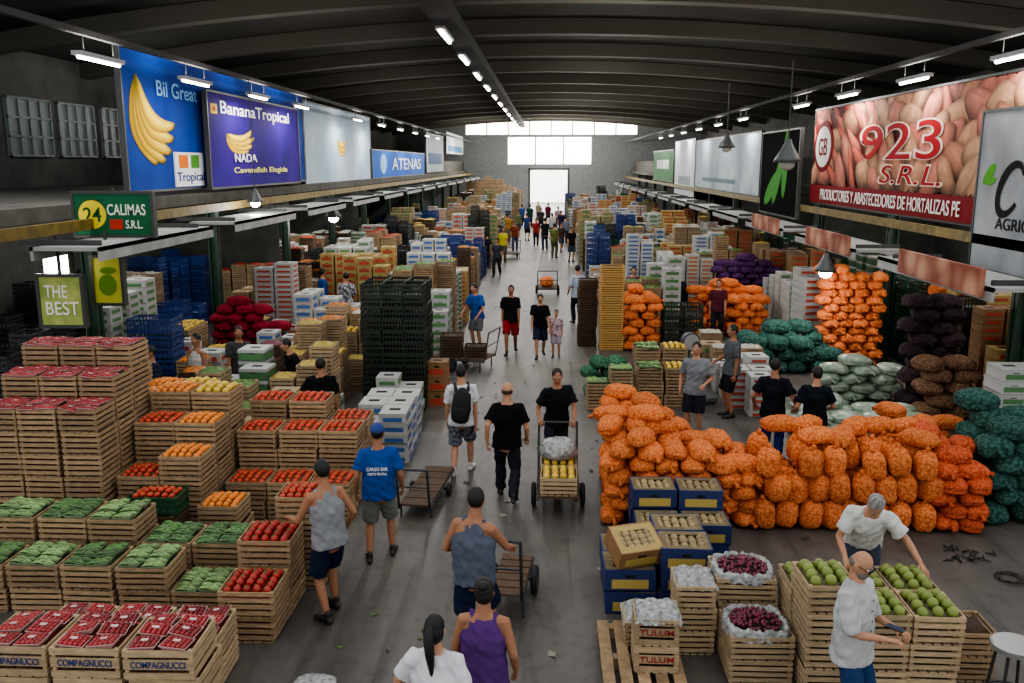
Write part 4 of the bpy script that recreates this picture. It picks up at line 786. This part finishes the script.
pile('green net sack',sgr,.72,3,17.6,1,[[4,4,3]],(.2,.28,.13),'heap beside the aisle',rj=.2)
grid('crates under leafy bags','w',span(.75,3,.46)[:2],[16.9],[[2,3]],.44,.44,.27,top='pepper',liner=dkl)
grid('crates of leaves by scale','w',span(1.75,2,.54),[17.2,17.8],[[3,3],[4,4]],.5,.5,.27,top=['pepper','lemon'],liner=dkl)
grid('white stall boxes','c',span(6.75,2,.44),[13.4],[[9,9]],.42,.5,.19,args=WHG,what='green-labelled box')
grid('tall yellow crates','w',[1.65],[22.7],[[9]],.6,.5,.24,m=mat('crate_wood_yellow',(190,148,84),.75,.25))
grid('dark crates in aisle','w',[1.05],[23.2],[[7]],.5,.5,.25,m=wood3,what='dark wooden crate')
grid('dark bins past sacks','p',span(2.95,2,.5),[22.6],[[4,4]],.48,.6,.3,m=pdark,what='dark plastic bin')
grid('low boxes at mid right','c',span(2.9,3,.5),[19.6],[[3,4,3]],.46,.5,.2,args=TAN,what='tan box')
# platform scale
OCC.append((2.6,3.4,17.1,18.1))
t=thing('platform_scale','grey platform scale with dial head beside the leafy crates','scale',(3.0,17.6,0),.3)
q=MB(); q.box(-.3,.3,-.4,.3,.05,.13); ob('platform',q.mesh('p',[cm((90,94,98),.5)]),t)
for sx in(-1,1):
    for sy in(-1,1): q=MB(); q.tube([(sx*.25,sy*.3-.05,0),(sx*.25,sy*.3-.05,.05)],[.03,.03],10,(0,0)); ob('foot',q.mesh('p',[cm((40,40,42))]),t)
q=MB(); q.tube([(0,.32,.05),(0,.32,1.05)],[.035,.03],10); ob('column',q.mesh('p',[cm((90,94,98),.5)],True),t)
q=MB(); q.tube([(0,.24,1.15),(0,.38,1.15)],[.19,.19],24,(0,0)); ob('dial_head',q.mesh('p',[cm((60,64,70),.5)]),t); q=MB(); q.tube([(0,.232,1.15),(0,.24,1.15)],[.165,.165],24,(0,0)); ob('dial_face',q.mesh('p',[cm((150,152,150),.5)]),t)
OCC+=[(-.4,.8,11,13.3),(-2.2,-1.2,11,13.2),(-3,-1.2,19.6,21),(-.8,.8,8.2,9.8)]
# clutter that fills the stalls and both flanks; goods change from block to block
PR=[mat('produce_%d'%i,c,.5,.3,30,.4) for i,c in enumerate(((92,134,56),(186,60,34),(214,128,48),(206,180,80),(120,44,60),(206,204,190)))]
CC={}
def clutter(where,x0,x1,y0,y1,hmin,hmax,kinds='wwcccp',dy=.58,gap=.03,bx=1.9,by=2.6,skip=.1,vary=(0,0,0,-1,1)):
    y=y0
    while y<y1:
        x=x0+R.uniform(0,.1)
        while x<x1:
            r_=random.Random('%s%d%d'%(where,int((x+20)/bx),int(y/by)))
            kk=r_.choice(kinds); W,D,h={'w':(r_.choice((.42,.5)),.5,r_.choice((.17,.22))),'c':(r_.choice((.34,.4,.48)),.48,r_.choice((.13,.16,.21))),'p':(.4,.54,.2)}[kk]; base=r_.uniform(hmin,hmax)
            mm=r_.choice((wood,wood2,wood,wood2,wood3)) if kk=='w' else r_.choice((pdark,pblk,pblue,pgreen)); ar=r_.choice((WHT,WHG,BRN,WHG,WHT,YEL,(cw,cw,lr),(cgr,cw,lg),(cw,cw,lor),TAN)); pr=r_.choice(PR); empty=r_.random()<skip
            if empty: x+=bx; continue
            if not free(x+W/2,y+D/2,W,D): x+=.15; continue
            OCC.append((x,x+W,y,y+D)); CC[where]=CC.get(where,0)+1; n=max(2,int(base/h)+R.choice(vary)); i=CC[where]
            ds={'w':'wooden crate','c':'cardboard box','p':'plastic crate'}[kk]; rz=R.uniform(-.03,.03)
            for l in range(n):
                p=crate(W,D,h,mm,3,None,pr if l==n-1 else None,ink,1 if l==n-1 else 0) if kk=='w' else carton(W,D,h,*ar) if kk=='c' else plastic(W,D,h,mm)
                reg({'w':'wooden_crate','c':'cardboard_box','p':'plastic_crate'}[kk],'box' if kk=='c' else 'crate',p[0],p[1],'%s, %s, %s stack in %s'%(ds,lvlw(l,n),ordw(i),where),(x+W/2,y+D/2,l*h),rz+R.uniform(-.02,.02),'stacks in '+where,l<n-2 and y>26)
            x+=W+gap+R.uniform(0,.03)
        y+=dy
clutter('left middle clutter',-7.95,-3.9,12.9,16.9,.6,1.3,'wwwc',bx=1.0,by=1.1,skip=.02,vary=(0,0,1,2,-1))
clutter('left clutter before cartons',-7.95,-3.9,16.9,20.6,.6,1.25,'wwwcc',bx=1.1,by=1.2,skip=.03,vary=(0,0,1,2,-1))
clutter('left stacks before black crates',-7.6,-2.9,22.4,26.2,1.3,2.3)
clutter('left stall interior',-11.4,-8.5,13,27,1.2,2.4,'wcp',.75)
clutter('right stacks past workers',6.3,7.7,22.3,28.5,1.4,2.3)
clutter('right stacks by aisle',1.5,3.7,24.4,28.5,1.6,2.3)
clutter('right middle clutter',3.5,4.3,16.4,21,.5,1.1,'wcc')
clutter('right stall interior',8.45,11.4,13,27,1.4,2.6,'wcpc',.75)
y=28.8; rowi=0
while y<85:
    g=R.uniform(0,.3); st_=.56 if rowi%4 else R.uniform(1.0,2.0)
    hm=R.uniform(1.7,2.8)
    clutter('far left stacks',-7.7,-2.7-g,y,y+.1,hm*.55,hm,bx=1.0,by=1.9,skip=.08,kinds='wwcccp'); clutter('far right stacks',1.4+g,7.7,y,y+.1,hm*.55,hm,bx=1.0,by=1.9,skip=.08,kinds='wwcccp')
    if y<60: clutter('far left stall interiors',-10.0,-8.5,y,y+.1,1.2,2.2); clutter('far right stall interiors',8.45,10.0,y,y+.1,1.2,2.4)
    y+=st_*(1 if y<50 else 1.6); rowi+=1
clutter('left rear block',-7.7,-2.8,26.4,28.6,1.5,2.4,bx=1.2,by=1.3)
grid('crates at far end','w',span(-8,9,.62),[87.5],[[12,11,12,13,12,12,10,9,8]],.58,.56,.27,n=2)
# ---------------- carts
tyre=cm((28,28,30),.7); iron=cm((58,60,64),.5)
def cart(label,x,y,rz,L=1.1,W=.55,hh=.28,zh=.95):
    t=thing('hand_cart',label,'cart',(x,y,0),rz); wr_=.17 if hh>.25 else .1
    q=MB()
    for i in range(6): q.box(-W/2,W/2,-L/2+i*L/6+.01,-L/2+(i+1)*L/6-.015,hh,hh+.025)
    ob('slatted_bed',q.mesh('b',[wood3]),t)
    q=MB(); 
    for sx in(-1,1): q.tube([(sx*W/2,L/2,hh-.02),(sx*W/2,-L/2,hh-.02),(sx*W/2,-L/2-.12,zh)],[.018]*3,8)
    q.tube([(-W/2,-L/2-.12,zh),(W/2,-L/2-.12,zh)],[.018]*2,8); q.tube([(-W/2,-L/2-.06,zh*.65),(W/2,-L/2-.06,zh*.65)],[.014]*2,8); q.tube([(-W/2-.06,.15,wr_),(W/2+.06,.15,wr_)],[.015]*2,8)
    for sx in(-1,1): q.tube([(sx*W/2,-L/2+.1,hh-.02),(sx*W/2,-L/2+.1,.01)],[.015]*2,8); q.tube([(sx*(W/2-.01),.15,wr_),(sx*(W/2-.01),.15,hh)],[.015]*2,8)
    ob('frame',q.mesh('f',[iron],True),t)
    for sx in(-1,1):
        q=MB(); q.ring((sx*(W/2+.06),.15,wr_),(1,0,0),wr_-.034,.034); w=ob('wheel',q.mesh('w',[tyre],True),t); q=MB(); q.tube([(sx*(W/2+.03),.15,wr_),(sx*(W/2+.09),.15,wr_)],[wr_-.06,wr_-.06],16,(0,0)); ob('hub',q.mesh('h',[iron]),w)
cart('loaded hand cart with white sack and yellow fruit in aisle',.17,11.95,math.pi,1.25,.56)
grid('crates on the aisle cart','w',[.17],[11.62,12.16],[[1],[1]],.5,.48,.25,m=wood2,top=['lemon','lemon'],z0=.306)
lumps('plastic_bag','white sack lying on rear crate of the aisle cart','bag',.17,12.16,.60,.27,.25,.19,film,9)
cart('flat low trolley beside the man in blue cap',-1.68,12.0,-.1,1.6,.42,.19,.75); cart('empty hand cart pushed by man in slate top',-.36,9.05,-.1,1.0,.34)
cart('low trolley of wooden crates beside the man in bright blue',-1.95,20.3,1.3,1.3,.8)
grid('crates on low trolley','w',span(-2.5,2,.55),[20.3],[[2,1]],.52,.5,.25,m=wood3,z0=.306,what='brown crate')
cart('distant hand cart carrying orange sacks mid aisle',.0,32.3,0,1.2,.7); cart('far empty hand cart left of the far walkers',-1.9,45,.3,1.2,.7)
pile('orange net sack',sor,-.25,1,31.9,1,[[1]],(.25,.3,.2),'load of distant cart',z0=.306)
# debris
q=MB(); rr=random.Random(4)
for i in range(18): a=V((rr.uniform(-.28,.28),rr.uniform(-.18,.18),.012)); q.tube([a,a+V((rr.uniform(-.08,.08),rr.uniform(-.08,.08),rr.uniform(0,.05))),a+V((rr.uniform(-.13,.13),rr.uniform(-.13,.13),0))],[.009,.011,.006],6)
tag(ob('floor_debris',q.mesh('d',[cm((36,34,34))],True),None,(5.15,10.35,0),0),'black scraps heaped on floor by the teal sacks','debris',None,'stuff')
q=MB()
for i in range(260):
    x,y,a,s_=rr.uniform(-2.2,4.6),rr.uniform(7.2,30),rr.uniform(0,3.14),rr.uniform(.015,.06); q.add([(x+s_*math.cos(a+b)*(1+.4*(j%2)),y+s_*math.sin(a+b)*(1+.4*(j%2)),.003+.012*(j%2)) for j,b in enumerate((0,1.4,3.0,4.6))],[(0,1,2,3)],i%3)
tag(ob('floor_litter',q.mesh('d',[cm((60,54,44)),cm((140,132,116)),cm((84,100,60))])),'scattered paper and leaf scraps littering the aisle floor','litter',None,'stuff')
q=MB(); [q.ring((rr.uniform(-.03,.03),rr.uniform(-.03,.03),.008+i*.01),(rr.uniform(-.05,.05),0,1),.12+i*.008,.005) for i in range(4)]; tag(ob('cable_coil',q.mesh('d',[cm((40,30,30))],True),None,(5.35,9.75,0),0),'dark coil of cable on floor right of big pile','cable')
lumps('plastic_bag','crumpled clear plastic bag on floor at left front','bag',-2.1,7.3,0,.2,.14,.06,film,21)
t=thing('phone','dark phone in the bearded man\'s hands','phone',(2.74,6.50,1.135),rad(-135)); q=MB(); q.box(-.036,.036,-.07,.07,0,.009); ob('case',q.mesh('c',[cm((25,25,28),.3)]),t); q=MB(); q.box(-.032,.032,-.063,.063,.009,.0105); ob('screen',q.mesh('c',[cm((60,70,85),.1)]),t)
for n,sn,sl in(('wooden_crate','wooden_crate_stacks','mass of remaining wooden crates stacked along both sides of the hall'),('cardboard_box','cardboard_box_stacks','mass of remaining cardboard boxes stacked along both sides of the hall'),('plastic_crate','plastic_crate_stacks','mass of remaining dark plastic crates stacked along both sides'),
 ('mesh_sack','mesh_sack_heaps','remaining net sacks heaped inside the stalls'),('tomato','tomato_heap','remaining red tomatoes heaped in the crates behind'),('orange','orange_heap','remaining orange fruit heaped in crates'),('lemon','citrus_heap','remaining yellow citrus heaped in crates further back'),('green_fruit','green_fruit_heap','remaining green fruit heaped in crates'),('vegetable_tray','vegetable_tray_heap','remaining green vegetable packs'),('red_pepper','red_pepper_heap','remaining red peppers'),('fruit_tray','fruit_tray_heap','remaining red fruit trays'),('radish','radish_heap','remaining radishes')):
    finalize(n,sn,sl,300,13.2 if 'tray' not in n else 10)
# ---------------- light and camera
area((0,101,9),14,14,14000,(1,1,1))  # added light outside the door, floods ground and backdrop to whiten the doorway
w=bpy.data.worlds.new('W'); S.world=w; w.use_nodes=True; bg=w.node_tree.nodes['Background']; bg.inputs[0].default_value=(.97,.985,1,1); bg.inputs[1].default_value=1.1
try: S.view_settings.look='AgX - Medium High Contrast'
except Exception as e: print(e)
cd=bpy.data.cameras.new('cam'); cam=bpy.data.objects.new('cam',cd); C.objects.link(cam); cd.sensor_width=36; cd.lens=f/1024*36; cd.clip_end=500
M=Matrix((( rt.x,up.x,-fw.x,0),(rt.y,up.y,-fw.y,0),(rt.z,up.z,-fw.z,H),(0,0,0,1))); cam.matrix_world=M; S.camera=cam
